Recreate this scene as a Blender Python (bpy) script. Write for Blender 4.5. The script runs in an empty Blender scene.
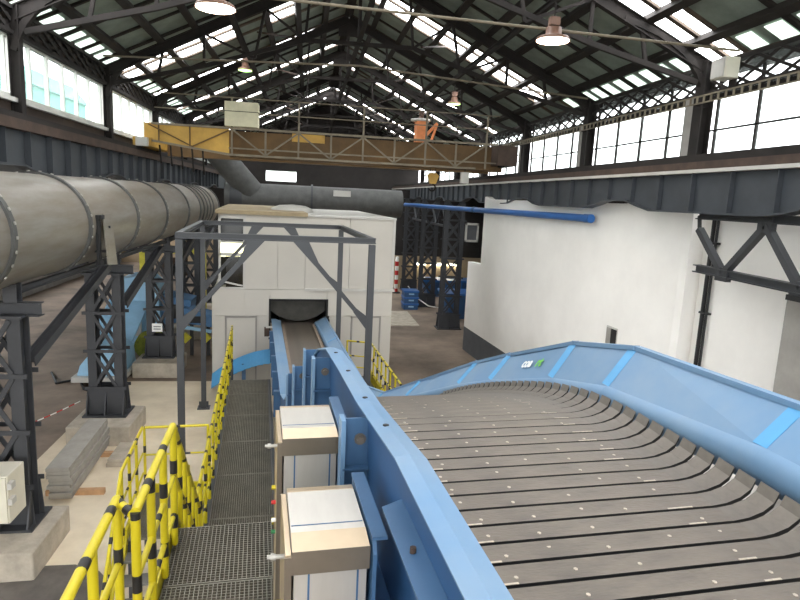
import bpy, math, random
from mathutils import Vector, Matrix
random.seed(7)
S = bpy.context.scene
COL = S.collection
PI = math.pi
R = math.radians

# ------------------------------------------------------------------ camera, world, light, exposure
CAM_H = 6.2
F, VPX, VPY, ROLL = 600.0, 308.0, 194.0, 0.048      # focal length and hall vanishing point in 800x600 pixels
dY = Vector((VPX - 400, VPY - 300, F)).normalized()
up = -dY.cross(Vector((1, ROLL, 0)))
up = up.normalized()
if up.y > 0: up = -up
dX = dY.cross(up)
if dX.x < 0: dX = -dX
def cam2w(v): return Vector((dX.dot(v), dY.dot(v), up.dot(v)))
cx, cy, cz_ = cam2w(Vector((1, 0, 0))), cam2w(Vector((0, -1, 0))), cam2w(Vector((0, 0, -1)))
camd = bpy.data.cameras.new('camera'); cam = bpy.data.objects.new('camera', camd); COL.objects.link(cam)
m = Matrix.Identity(4)
for i in range(3):
    m[i][0], m[i][1], m[i][2] = cx[i], cy[i], cz_[i]
m[2][3] = CAM_H
cam.matrix_world = m
camd.sensor_width = 36; camd.lens = 27.0; camd.clip_start = 0.05; camd.clip_end = 400
S.camera = cam
AXIS = math.radians(4.35)          # the conveyor line runs at this angle to the hall

W = bpy.data.worlds.new('overcast_sky'); S.world = W; W.use_nodes = True
W.node_tree.nodes['Background'].inputs[0].default_value = (0.96, 0.98, 1.0, 1)
W.node_tree.nodes['Background'].inputs[1].default_value = 1.0
S.view_settings.view_transform = 'Standard'; S.view_settings.look = 'None'
S.view_settings.gamma = 1; S.view_settings.use_curve_mapping = False
S.view_settings.exposure = 2.55
SKYLIGHT = 2.6
S.cycles.use_denoising = True
S.cycles.max_bounces = 8; S.cycles.diffuse_bounces = 5; S.cycles.transparent_max_bounces = 12
S.cycles.sample_clamp_indirect = 6
try: S.cycles.denoiser = 'OPENIMAGEDENOISE'
except Exception: pass

# ------------------------------------------------------------------ materials
def lin(c): return tuple(((x/255)/12.92 if x/255 <= .04045 else ((x/255+.055)/1.055)**2.4) for x in c)
MATS = {}
def mat(name, rgb, rough=.6, metal=0., var=.18, scale=3., bump=0., bscale=40., rgb2=None, stretch=None):
    M = bpy.data.materials.new(name); M.use_nodes = True; MATS[name] = M
    nt = M.node_tree; N = nt.nodes; L = nt.links; b = N['Principled BSDF']
    b.inputs['Roughness'].default_value = rough; b.inputs['Metallic'].default_value = metal
    c = lin(rgb)
    tc = N.new('ShaderNodeTexCoord'); src = tc.outputs['Object']
    if stretch:
        mp = N.new('ShaderNodeMapping'); mp.inputs['Scale'].default_value = stretch; L.new(src, mp.inputs['Vector']); src = mp.outputs['Vector']
    if var:
        n = N.new('ShaderNodeTexNoise'); n.inputs['Scale'].default_value = scale; n.inputs['Detail'].default_value = 5; n.inputs['Roughness'].default_value = .65
        L.new(src, n.inputs['Vector'])
        cr = N.new('ShaderNodeValToRGB'); cr.color_ramp.elements[0].position = .32; cr.color_ramp.elements[1].position = .68
        lo = lin(rgb2) if rgb2 else tuple(x*(1-var) for x in c)
        hi = c if rgb2 else tuple(min(1, x*(1+var)) for x in c)
        cr.color_ramp.elements[0].color = (*lo, 1); cr.color_ramp.elements[1].color = (*hi, 1)
        L.new(n.outputs['Fac'], cr.inputs['Fac']); L.new(cr.outputs['Color'], b.inputs['Base Color'])
    else:
        b.inputs['Base Color'].default_value = (*c, 1)
    if bump:
        n2 = N.new('ShaderNodeTexNoise'); n2.inputs['Scale'].default_value = bscale; n2.inputs['Detail'].default_value = 4
        L.new(src, n2.inputs['Vector'])
        bp = N.new('ShaderNodeBump'); bp.inputs['Strength'].default_value = bump; bp.inputs['Distance'].default_value = .02
        L.new(n2.outputs['Fac'], bp.inputs['Height']); L.new(bp.outputs['Normal'], b.inputs['Normal'])
    return M
def emit(name, rgb, s, base=(200, 200, 200)):
    M = mat(name, base, .5, var=0)
    b = M.node_tree.nodes['Principled BSDF']
    b.inputs['Emission Color'].default_value = (*lin(rgb), 1); b.inputs['Emission Strength'].default_value = s
    return M
def glass(name, tint=(240, 245, 245), gloss=.08, haze=.0):
    M = bpy.data.materials.new(name); M.use_nodes = True; nt = M.node_tree; N = nt.nodes; L = nt.links
    N.remove(N['Principled BSDF']); out = N['Material Output']
    t = N.new('ShaderNodeBsdfTransparent'); t.inputs[0].default_value = (*lin(tint), 1)
    g = N.new('ShaderNodeBsdfGlossy'); g.inputs['Roughness'].default_value = .1
    x = N.new('ShaderNodeMixShader'); x.inputs[0].default_value = gloss
    L.new(t.outputs[0], x.inputs[1]); L.new(g.outputs[0], x.inputs[2]); last = x
    if haze:
        d = N.new('ShaderNodeBsdfTranslucent'); d.inputs[0].default_value = (.9, .95, .95, 1)
        y = N.new('ShaderNodeMixShader'); y.inputs[0].default_value = haze
        L.new(x.outputs[0], y.inputs[1]); L.new(d.outputs[0], y.inputs[2]); last = y
    L.new(last.outputs[0], out.inputs[0]); MATS[name] = M
    return M

mat('concrete_floor', (154, 136, 119), .85, var=.2, scale=.35, bump=.25, bscale=9, rgb2=(100, 88, 77))
mat('new_concrete', (236, 222, 196), .85, var=.2, scale=.6, bump=.2, bscale=9, rgb2=(206, 190, 164))
mat('floor_dark', (104, 98, 92), .9, var=.35, scale=1.2)
mat('plinth', (178, 168, 152), .9, var=.2, scale=3, bump=.3)
mat('steel_dark', (56, 57, 60), .5, var=.15, scale=2)
mat('portal_steel', (60, 62, 65), .45, var=.1, scale=2)
mat('beam_dark', (56, 60, 65), .55, var=.2, scale=1.5)
mat('old_steel', (32, 27, 24), .9, var=.3, scale=2)
mat('rust', (66, 51, 42), .8, var=.3, scale=3)
mat('timber', (36, 30, 25), .9, var=.3, scale=2)
mat('batten', (78, 66, 54), .8, var=.3, scale=2)
M_ = mat('roof_sheet', (128, 138, 128), .8, var=.25, scale=1.2)
_n = M_.node_tree; _t = _n.nodes.new('ShaderNodeBsdfTranslucent'); _t.inputs[0].default_value = (.5, .55, .48, 1)      # aged glass fibre sheet: lets a little daylight through
_x = _n.nodes.new('ShaderNodeMixShader'); _x.inputs[0].default_value = .05
_n.links.new(_n.nodes['Principled BSDF'].outputs[0], _x.inputs[1]); _n.links.new(_t.outputs[0], _x.inputs[2]); _n.links.new(_x.outputs[0], _n.nodes['Material Output'].inputs[0])
emit('skylight', (250, 252, 255), SKYLIGHT)
emit('skylight_green', (215, 235, 220), .35)
mat('brown_wall', (58, 46, 38), .85, var=.3, scale=1)
mat('dark_wall', (46, 42, 40), .9, var=.3, scale=.6)
mat('tan_wall', (168, 148, 120), .85, var=.15, scale=.5)
mat('white_wall', (240, 237, 231), .9, var=.05, scale=.5, bump=.25, bscale=3)
mat('grey_base', (88, 90, 93), .8, var=.1)
mat('grey_concrete', (150, 146, 140), .9, var=.15, scale=1.5)
mat('white_frame', (215, 215, 208), .5, var=.08)
mat('galvanised', (142, 138, 130), .4, metal=.35, var=.2, scale=1.6, stretch=(1, .35, 2.5), rgb2=(118, 108, 94))
mat('flange', (78, 78, 76), .6, var=.2)
mat('bolt', (165, 162, 154), .4, metal=.3, var=0)
mat('panel', (190, 185, 175), .7, var=.04, scale=.6)
mat('panel_trim', (186, 183, 176), .6, var=.05)
mat('roof_trim', (150, 134, 104), .7, var=.15)
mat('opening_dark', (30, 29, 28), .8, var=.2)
mat('rubber', (64, 62, 56), .7, var=.25, scale=3)
mat('blue_guard', (94, 132, 167), .42, var=.1, scale=1.1, rgb2=(118, 143, 166))
mat('blue_bright', (78, 148, 194), .42, var=.1, scale=1.1)
mat('blue_frame', (60, 94, 128), .45, var=.12, scale=1.5)
mat('blue_deep', (40, 78, 120), .5, var=.15, scale=1.5)
mat('blue_pipe', (34, 92, 158), .4, var=.05)
mat('slat', (118, 108, 96), .45, metal=.25, var=.22, scale=2.2, bump=.12, bscale=30, stretch=(1, 3, 1), rgb2=(88, 81, 74))
mat('slat_end', (104, 97, 89), .45, metal=.3, var=.2, scale=6)
mat('slat_worn', (186, 174, 156), .4, metal=.3, var=.25, scale=20)
mat('black', (24, 24, 25), .6, var=.1)
mat('stainless', (196, 191, 182), .33, metal=.55, var=.05, scale=2, stretch=(6, 1, 1))
mat('stainless_warm', (196, 176, 148), .3, metal=.6, var=.1, scale=2)
mat('stainless_dark', (128, 118, 104), .3, metal=.6, var=.1)
mat('yellow', (196, 178, 24), .4, var=.06)
mat('tape_black', (30, 28, 26), .5, var=.1)
mat('grating', (122, 118, 106), .5, metal=.4, var=.15)
mat('tread', (110, 108, 104), .6, var=.15)
mat('crane_yellow', (186, 146, 64), .6, var=.25, scale=1.2)
mat('crane_brown', (96, 72, 38), .7, var=.3, scale=1)
mat('crane_grey', (120, 110, 92), .7, var=.2)
mat('cab_cream', (206, 200, 170), .6, var=.1)
mat('plank', (158, 153, 144), .8, var=.12, scale=4)
mat('seal', (140, 124, 108), .7, var=.15)
mat('wood', (190, 150, 110), .8, var=.2, scale=6)
mat('machine_blue', (148, 190, 218), .45, var=.08, scale=2)
mat('machine_mid', (66, 110, 152), .5, var=.12)
mat('machine_yellow', (206, 196, 60), .6, var=.2)
mat('moss', (120, 124, 40), .9, var=.3, scale=9)
mat('cabinet', (214, 208, 190), .5, var=.04)
mat('red', (190, 40, 36), .5, var=.05)
mat('green', (40, 120, 70), .5, var=.05)
mat('orange', (226, 140, 84), .6, var=.15)
mat('lamp_metal', (120, 90, 74), .5, var=.2)
mat('white_paint', (235, 235, 230), .5, var=0)
mat('logo_green', (120, 205, 70), .5, var=0)
emit('lamp_glow', (255, 236, 214), 6.0)
emit('lamp_cool', (180, 255, 130), 1.2, (90, 130, 60))
emit('strip_glow', (255, 250, 225), 5.0)  # for the added strips that stand in for window glow
emit('cabin_glow', (250, 246, 180), .9, (220, 215, 170))
mat('teal_building', (84, 138, 128), .8, var=.05)
mat('outside_ground', (190, 190, 185), .9, var=.1)
glass('clear_glass', (246, 250, 248), .06, .05)
glass('dark_glass', (40, 44, 46), .05)

# ------------------------------------------------------------------ mesh builder
class MB:
    def __init__(s): s.v = []; s.f = []; s.mi = []; s.sm = []
    def add(s, vs, fs, mi=0, sm=False):
        o = len(s.v); s.v += [tuple(v) for v in vs]
        for f in fs: s.f.append(tuple(o+i for i in f)); s.mi.append(mi); s.sm.append(sm)
        return s
    def box(s, x0, x1, y0, y1, z0, z1, mi=0):
        return s.add([(x0,y0,z0),(x1,y0,z0),(x1,y1,z0),(x0,y1,z0),(x0,y0,z1),(x1,y0,z1),(x1,y1,z1),(x0,y1,z1)],
                     [(0,3,2,1),(4,5,6,7),(0,1,5,4),(1,2,6,5),(2,3,7,6),(3,0,4,7)], mi)
    def frame(s, p, q, w, h, upv=(0,0,1)):
        p, q = Vector(p), Vector(q); d = (q-p).normalized(); u = Vector(upv)
        if abs(d.dot(u)) > .97: u = Vector((0,1,0)) if abs(d.y) < .9 else Vector((1,0,0))
        sd = d.cross(u).normalized(); uu = sd.cross(d).normalized()
        return p, q, sd*w/2, uu*h/2
    def beam(s, p, q, w, h, upv=(0,0,1), mi=0):
        p, q, a, b = s.frame(p, q, w, h, upv)
        return s.add([p-a-b, p+a-b, p+a+b, p-a+b, q-a-b, q+a-b, q+a+b, q-a+b],
                     [(0,1,2,3),(4,7,6,5),(0,4,5,1),(1,5,6,2),(2,6,7,3),(3,7,4,0)], mi)
    def ibeam(s, p, q, w, h, t=.015, upv=(0,0,1), mi=0):
        p, q = Vector(p), Vector(q); _, _, a, b = s.frame(p, q, w, h, upv); bn = b.normalized()
        s.beam(p+b-bn*t/2, q+b-bn*t/2, w, t, upv, mi); s.beam(p-b+bn*t/2, q-b+bn*t/2, w, t, upv, mi)
        return s.beam(p, q, t, h-2*t, upv, mi)
    def tube(s, p, q, r, n=10, r2=None, mi=0, cap=True):
        r2 = r if r2 is None else r2
        p, q, a, b = s.frame(p, q, 2, 2); vs = []
        for c, rr in ((p, r), (q, r2)):
            for i in range(n):
                t = 2*PI*i/n; vs.append(c + a*math.cos(t)*rr + b*math.sin(t)*rr)
        s.add(vs, [(i, (i+1) % n, n+(i+1) % n, n+i) for i in range(n)], mi, True)
        if cap: s.add(vs[:n], [tuple(range(n))[::-1]], mi); s.add(vs[n:], [tuple(range(n))], mi)
        return s
    def path(s, pts, r, n=8, mi=0):
        for i in range(len(pts)-1): s.tube(pts[i], pts[i+1], r, n, mi=mi)
        return s
    def lathe(s, c, prof, n=20, axis='z', mi=0, sm=True):
        vs = []; k = len(prof)
        for rr, h in prof:
            for i in range(n):
                t = 2*PI*i/n; x, y = rr*math.cos(t), rr*math.sin(t)
                vs.append((c[0]+x, c[1]+y, c[2]+h) if axis == 'z' else ((c[0]+x, c[1]+h, c[2]+y) if axis == 'y' else (c[0]+h, c[1]+x, c[2]+y)))
        return s.add(vs, [(j*n+i, j*n+(i+1) % n, (j+1)*n+(i+1) % n, (j+1)*n+i) for j in range(k-1) for i in range(n)], mi, sm)
    def prism(s, prof, a0, a1, axis='y', mi=0):
        n = len(prof); P = lambda u, w, a: (u, a, w) if axis == 'y' else ((a, u, w) if axis == 'x' else (u, w, a))
        vs = [P(u, w, a0) for u, w in prof]+[P(u, w, a1) for u, w in prof]
        return s.add(vs, [tuple(range(n))[::-1], tuple(range(n, 2*n))]+[(i, (i+1) % n, n+(i+1) % n, n+i) for i in range(n)], mi)
    def quadslab(s, a, b, c, d, t, mi=0):
        a, b, c, d = map(Vector, (a, b, c, d)); nn = (b-a).cross(d-a).normalized()*t
        return s.add([a,b,c,d,a-nn,b-nn,c-nn,d-nn], [(0,1,2,3),(7,6,5,4),(0,4,5,1),(1,5,6,2),(2,6,7,3),(3,7,4,0)], mi)
    def mesh(s, name, mats):
        me = bpy.data.meshes.new(name); me.from_pydata(s.v, [], s.f)
        for k in (mats if isinstance(mats, (list, tuple)) else [mats]): me.materials.append(MATS[k])
        me.polygons.foreach_set('material_index', s.mi); me.polygons.foreach_set('use_smooth', s.sm)
        me.validate(); me.update()
        return me
OFF = {}
def link(name, me, parent=None, loc=(0,0,0), rot=(0,0,0)):
    o = bpy.data.objects.new(name, me); COL.objects.link(o); o.parent = parent
    o.location = loc; o.rotation_euler = rot
    return o
def tag(o, label, cat, group=None):
    o['label'] = label; o['category'] = cat
    if group: o['group'] = group
    return o
def conv(u, v, z=0): c, s_ = math.cos(AXIS), math.sin(AXIS); return (u*c - v*s_, u*s_ + v*c, z)
def thing(name, label, cat, base=(0,0,0), frame='h', group=None):
    """Empty at the base of a thing; parts are given in hall ('h') or conveyor-line ('c') coordinates."""
    o = bpy.data.objects.new(name, None); COL.objects.link(o); o.empty_display_size = .3
    o.location = base if frame == 'h' else conv(*base)
    if frame == 'c': o.rotation_euler = (0, 0, AXIS)
    OFF[o.name] = Vector(base)
    return tag(o, label, cat, group)
def part(name, mb, mats, parent, label=None, sub=None):
    off = OFF.get(parent.name, Vector((0,0,0)))
    mb.v = [tuple(Vector(v)-off) for v in mb.v]
    o = link(name, mb.mesh(name, mats), sub or parent)
    if label: o['label'] = label
    return o
def solo(name, mb, mats, label, cat, base, frame='h', group=None):
    mb.v = [tuple(Vector(v)-Vector(base)) for v in mb.v]
    o = link(name, mb.mesh(name, mats), None, base if frame == 'h' else conv(*base), (0,0,0 if frame == 'h' else AXIS))
    return tag(o, label, cat, group)
def struct(name, mb, mats, parent=None):
    o = link(name, mb.mesh(name, mats), parent); o['kind'] = 'structure'
    return o
def copy_tree(o, loc=None, label=None, parent=None):
    c = o.copy(); COL.objects.link(c); c.parent = parent
    if loc is not None: c.location = loc
    if label: c['label'] = label
    for ch in o.children: copy_tree(ch, parent=c)
    return c
def bevel(o, w=.01):
    md = o.modifiers.new('bevel', 'BEVEL'); md.width = w; md.segments = 2; md.limit_method = 'ANGLE'
    return o

# ------------------------------------------------------------------ the hall: floor, walls, roof
Y0, Y1 = -14.0, 52.0
XL, XR = -6.3, 9.4               # upper walls
XA, XB = -15.0, 12.5             # outer aisle walls
RX, RZ, PITCH = 1.5, 13.63, .477
def roofz(x): return RZ - PITCH*abs(x-RX)

struct('floor', MB().box(XA-.3, XB+.3, Y0, Y1+.3, -.3, 0), 'concrete_floor')
struct('floor_concrete_strip', MB().box(-5.9, -.4, 5.0, 19.6, 0, .012), 'new_concrete')
struct('floor_outside', MB().box(-120, 120, -120, 160, -.6, -.32), 'outside_ground')
wl = struct('wall_left', MB().box(XL-.25, XL, Y0, Y1, 6.55, 7.95).box(XL-.25, XL, Y0, Y1, 9.25, 10.15), 'brown_wall')
wr = struct('wall_right', MB().box(XR, XR+.25, Y0, Y1, 6.6, 7.42).box(XR, XR+.25, Y0, Y1, 9.62, 9.72), 'brown_wall')
wb = struct('wall_back', MB().box(XA, XB, Y1, Y1+.3, 2.6, 6.7).box(XL, -3.5, Y1, Y1+.3, 6.7, 10.0).box(-1.0, XR, Y1, Y1+.3, 6.7, 10.0)
            .box(-3.5, -1.0, Y1, Y1+.3, 6.7, 7.1).box(-3.5, -1.0, Y1, Y1+.3, 8.0, 10.0)
            .prism([(XL, 10.0), (XR, 10.0), (XR, roofz(XR)), (RX, RZ), (XL, roofz(XL))], Y1, Y1+.3), 'dark_wall')
struct('wall_back_lower', MB().box(XA, XB, Y1-.05, Y1+.3, 0, 2.6), 'tan_wall')
struct('wall_far_right', MB().box(4.9, XB, 41.6, 41.8, 0, 2.25), 'tan_wall')
struct('wall_far_right_upper', MB().box(6.0, XB, 41.6, 41.8, 2.25, 6.8), 'dark_wall')
struct('wall_aisle_left', MB().box(XA-.3, XA, Y0, Y1, 0, 1.9).box(XA-.3, XA, Y0, Y1, 4.6, 6.6), 'grey_concrete')
struct('wall_aisle_right', MB().box(XB, XB+.3, Y0, Y1, 0, 6.9), 'dark_wall')
struct('ceiling_aisle_left', MB().box(XA-.3, XL, Y0, Y1, 6.5, 6.65), 'dark_wall')
struct('ceiling_aisle_right', MB().box(XR, XB+.3, Y0, Y1, 6.8, 6.95), 'dark_wall')
ws = struct('window_1', MB().box(-3.5, -1.0, Y1+.05, Y1+.12, 7.1, 7.16).box(-3.5, -1.0, Y1+.05, Y1+.12, 7.94, 8.0), 'white_frame')
link('pane', MB().box(-3.5, -1.0, Y1+.08, Y1+.1, 7.1, 8.0).mesh('pane', 'clear_glass'), ws)

# roof: one 'ceiling' piece for each slope, with purlins, battens, sheets and rooflight panes as its pieces
BANDS = [(-8.4,.8),(-4.2,.8),(0,.8),(4.4,.8),(9.0,.8),(13.6,1.7),(22.6,1.7),(26.8,.8),(31.0,.8),(35.2,.8),(39.4,.8),(43.6,.8),(47.8,.8)]  # narrow bands before the first wide one are unseen, added to light the hall
edges = [Y0]
for c, w in BANDS:
    a, b = c-w/2, c+w/2
    k = max(1, round((a-edges[-1])/1.45)); e0 = edges[-1]
    edges += [e0+(a-e0)*(i+1)/k for i in range(k)]
    edges.append(b)
k = 3; e0 = edges[-1]; edges += [e0+(Y1-e0)*(i+1)/k for i in range(k)]
def isband(y): return any(abs(y-c) < w/2 for c, w in BANDS)
ROWS = 8
ang = math.atan(PITCH)
for side in (-1, 1):
    xe = (XL-.35) if side < 0 else (XR+.45)
    span = abs(xe-RX); L = span/math.cos(ang); rl = L/ROWS
    # ridge cap = structure mesh of this slope
    ce = struct('ceiling_left' if side < 0 else 'ceiling_right',
                MB().quadslab((RX, Y0, RZ+.12), (RX, Y1, RZ+.12), (RX+side*.5, Y1, RZ+.12-.5*PITCH), (RX+side*.5, Y0, RZ+.12-.5*PITCH), .02), 'timber')
    def pt(s_, y, n=0.0):   # point at distance s_ down the slope, n above the sheet plane
        return Vector((RX+side*(s_*math.cos(ang)+n*math.sin(ang)), y, RZ-s_*math.sin(ang)+n*math.cos(ang)))
    for r in range(ROWS+1):
        mb = MB().beam(pt(r*rl, Y0, -.1), pt(r*rl, Y1, -.1), .2, .17, (side*math.sin(ang), 0, math.cos(ang)))
        link('purlin', mb.mesh('purlin', 'timber'), ce)
    for i, y in enumerate(edges):
        if y < 6: continue
        mb = MB().beam(pt(0, y, -.03), pt(L, y, -.03), .15 if i % 2 else .1, .06, (side*math.sin(ang), 0, math.cos(ang)))
        link('batten', mb.mesh('batten', 'batten' if isband(y+.05) or isband(y-.05) else 'timber'), ce)
    far, farsk, cache = MB(), MB(), {}
    for i in range(len(edges)-1):
        ya, yb = edges[i], edges[i+1]; yc = (ya+yb)/2; sk = isband(yc)
        if sk and yb-ya > 1.2:
            mb = MB().beam(pt(0, ya+.6, -.03), pt(L, ya+.6, -.03), .16, .06, (side*math.sin(ang), 0, math.cos(ang)))
            link('batten', mb.mesh('batten', 'batten'), ce)
        for r in range(ROWS):
            s_sk = sk
            if sk and random.random() < .07 and yc > 20: s_sk = False
            sheet = 'skylight' if s_sk else 'roof_sheet'
            if 7 < yc < 34:
                key = (round(yb-ya, 3), s_sk)
                if key not in cache:
                    w = yb-ya
                    cache[key] = MB().box(-rl/2+.01, rl/2-.01, -w/2+.005, w/2-.005, 0, .02).mesh('rooflight_pane' if s_sk else 'roof_sheet', sheet)
                if r == ROWS-1 and not sk and (side < 0 or yc < 22):
                    for yy in (ya+.25*(yb-ya), ya+.75*(yb-ya)):
                        w = (yb-ya)*.28
                        link('rooflight_pane', MB().box(-.26, .26, -w/2, w/2, -.03, -.012).mesh('rooflight_pane', 'skylight_green'), ce, pt((r+.5)*rl, yy), (0, side*ang, 0))
                o = link('rooflight_pane' if s_sk else 'roof_sheet', cache[key], ce, pt((r+.5)*rl, yc, random.uniform(0, .008)), (0, side*ang, 0))
            else:
                (farsk if s_sk else far).quadslab(pt(r*rl, ya), pt(r*rl, yb), pt((r+1)*rl, yb), pt((r+1)*rl, ya), .02)
    o = link('roof_sheeting', far.mesh('roof_sheeting', 'roof_sheet'), ce); o['kind'] = 'stuff'
    o = link('rooflight_glazing', farsk.mesh('rooflight_glazing', 'skylight'), ce); o['kind'] = 'stuff'

# windows of the upper walls, one structure piece for each bay
BAYS = [-9.5, -3.5, 2.5, 8.5, 14.5, 20.5, 26.5, 32.5, 38.5, 44.5, 50.5]
wn = 2
for b0, b1 in zip(BAYS[:-1], BAYS[1:]):
    z0, z1 = 7.95, 9.25; n = 6
    mb = MB().box(XL-.16, XL-.02, b0, b1, z0, z0+.07).box(XL-.16, XL-.02, b0, b1, z1-.07, z1)
    for i in range(n+1):
        y = b0+.12+(b1-b0-.24)*i/n; mb.box(XL-.14, XL-.04, y-.022, y+.022, z0, z1)
    w = struct('window_%d' % wn, mb, 'white_frame'); wn += 1
    pm = MB().box(XL-.1, XL-.085, 0, (b1-b0-.24)/n, z0+.07, z1-.07).mesh('pane', 'clear_glass')
    for i in range(n): link('pane', pm, w, (0, b0+.12+(b1-b0-.24)*i/n, 0))
    # right hand wall: two rows of four large panes
    b0, b1 = b0-.8, b1-.8
    z0, z1 = 7.42, 9.64; n = 4
    mb = MB().box(XR+.02, XR+.14, b0, b1, z0, z0+.06).box(XR+.02, XR+.14, b0, b1, z1-.05, z1).box(XR+.05, XR+.1, b0, b1, 8.12, 8.16).box(XR+.02, XR+.14, b0, b1, 8.85, 8.95)
    for i in range(n+1):
        y = b0+.3+(b1-b0-.6)*i/n; mb.box(XR+.05, XR+.12, y-.025, y+.025, z0, z1)
    w = struct('window_%d' % wn, mb, 'old_steel'); wn += 1
    pm = MB().box(XR+.08, XR+.095, 0, (b1-b0-.6)/n, z0+.03, z1-.03).mesh('pane', 'clear_glass')
    for i in range(n): link('pane', pm, w, (0, b0+.3+(b1-b0-.6)*i/n, 0))
struct('trim_1', MB().box(XL-.05, XL+.12, Y0, Y1, 7.84, 7.93), 'white_frame')
struct('trim_2', MB().box(XR-.1, XR+.02, Y0, Y1, 7.3, 7.42), 'rust')
# world outside the left windows
solo('neighbouring_building', MB().box(-31, -28, 64, 84, -.32, 15.8).prism([(-31.4, 15.8), (-27.6, 15.8), (-29.5, 18)], 63.5, 84.5), 'teal_building',
     'pale teal building seen outside through the left windows', 'building', (-30.5, 75, -.32))

# posts between bays, lattice girders above windows
for i, b in enumerate(BAYS):
    mb = MB().ibeam((XL+.12, b, 6.55), (XL+.12, b, 9.8), .2, .22, .02, (1,0,0))
    struct('trim_%d' % (10+i), mb, 'old_steel')
    mb = MB().ibeam((XR-.1, b-.8, 6.6), (XR-.1, b-.8, 9.72), .34, .3, .03, (1,0,0))
    struct('trim_%d' % (30+i), mb, 'old_steel')
for i, b in enumerate(BAYS[3:8]):
    o = solo('wall_pillar', MB().box(XR-.18, XR+.05, b-.58, b-.2, 7.42, 8.95), 'grey_concrete', 'stained concrete pillar between right windows, '+['nearest the junction box row start', 'beside the junction box post', 'just before the crane end', 'first behind the crane end', 'second behind the crane end'][i], 'pillar', (XR-.06, b-.4, 7.42), group='pillars between the right windows')
def lattice(x, b0, b1, z0, z1, n, mat_, label, group, th=.05):
    t = thing('lattice_girder', label, 'girder', (x, (b0+b1)/2, z0), group=group)
    part('chord', MB().beam((x, b0, z0+.04), (x, b1, z0+.04), .14, .08), mat_, t)
    part('chord', MB().beam((x, b0, z1-.04), (x, b1, z1-.04), .14, .08), mat_, t)
    st = (b1-b0)/n
    for i in range(-1, n):
        for sgn in (0, 1):
            a, c = b0+i*st, b0+(i+2)*st
            za, zc = (z0+.04, z1-.04) if sgn == 0 else (z1-.04, z0+.04)
            if a < b0: za = za+(zc-za)*(b0-a)/(c-a); a = b0
            if c > b1: zc = zc-(zc-za)*(c-b1)/(c-a); c = b1
            part('diagonal', MB().beam((x+(.02 if sgn else -.02), a, za), (x+(.02 if sgn else -.02), c, zc), th, .02, (1,0,0)), mat_, t)
    return t
WHERE = ['level with the electrical cabinet column', 'level with the stacked planks', 'level with the yellow crane end', 'in the first bay behind the crane', 'in the second bay behind the crane']
for k, (b0, b1) in enumerate(zip(BAYS[3:8], BAYS[4:9])):
    lattice(XL+.08, b0+.1, b1-.1, 9.2, 9.78, 9, 'old_steel', 'dark lattice girder above the left windows '+WHERE[k], 'lattice girders over the left windows', .09)
    lattice(XR-.12, b0-.6, b1-1.0, 8.93, 9.62, 8, 'old_steel', 'dark lattice girder above the right windows '+WHERE[k], 'lattice girders over the right windows', .065)
# cable tray under the right lattice
t = thing('cable_tray', 'grey ladder cable tray running along the tops of the right windows', 'cable tray', (XR-.35, 14, 8.72))
for dz in (0, .16): part('side_rail', MB().beam((XR-.4, 6, 8.72+dz), (XR-.4, 30, 8.72+dz), .03, .03), 'crane_grey', t)
rm = MB().box(-.02, .02, -.015, .015, 0, .16).mesh('rung', 'crane_grey')
for i in range(96): link('rung', rm, t, Vector((XR-.4, 6.015+i*.25, 8.72))-OFF[t.name])
for y in (7.6, 13.6, 19.6, 25.6): part('support_arm', MB().box(XR-.4, XR-.1, y, y+.04, 8.68, 8.72), 'old_steel', t)
t = thing('junction_box', 'pale metal electrical box on a right hand wall post', 'electrical box', (8.9, 12.6, 9.1))
bevel(part('housing', MB().box(8.82, 9.16, 12.4, 12.85, 9.12, 9.55), 'cabinet', t)); part('lid', MB().box(8.79, 8.82, 12.42, 12.83, 9.14, 9.53), 'panel_trim', t)
part('mount', MB().box(9.16, 9.215, 12.5, 12.7, 8.9, 9.6), 'old_steel', t)

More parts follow.
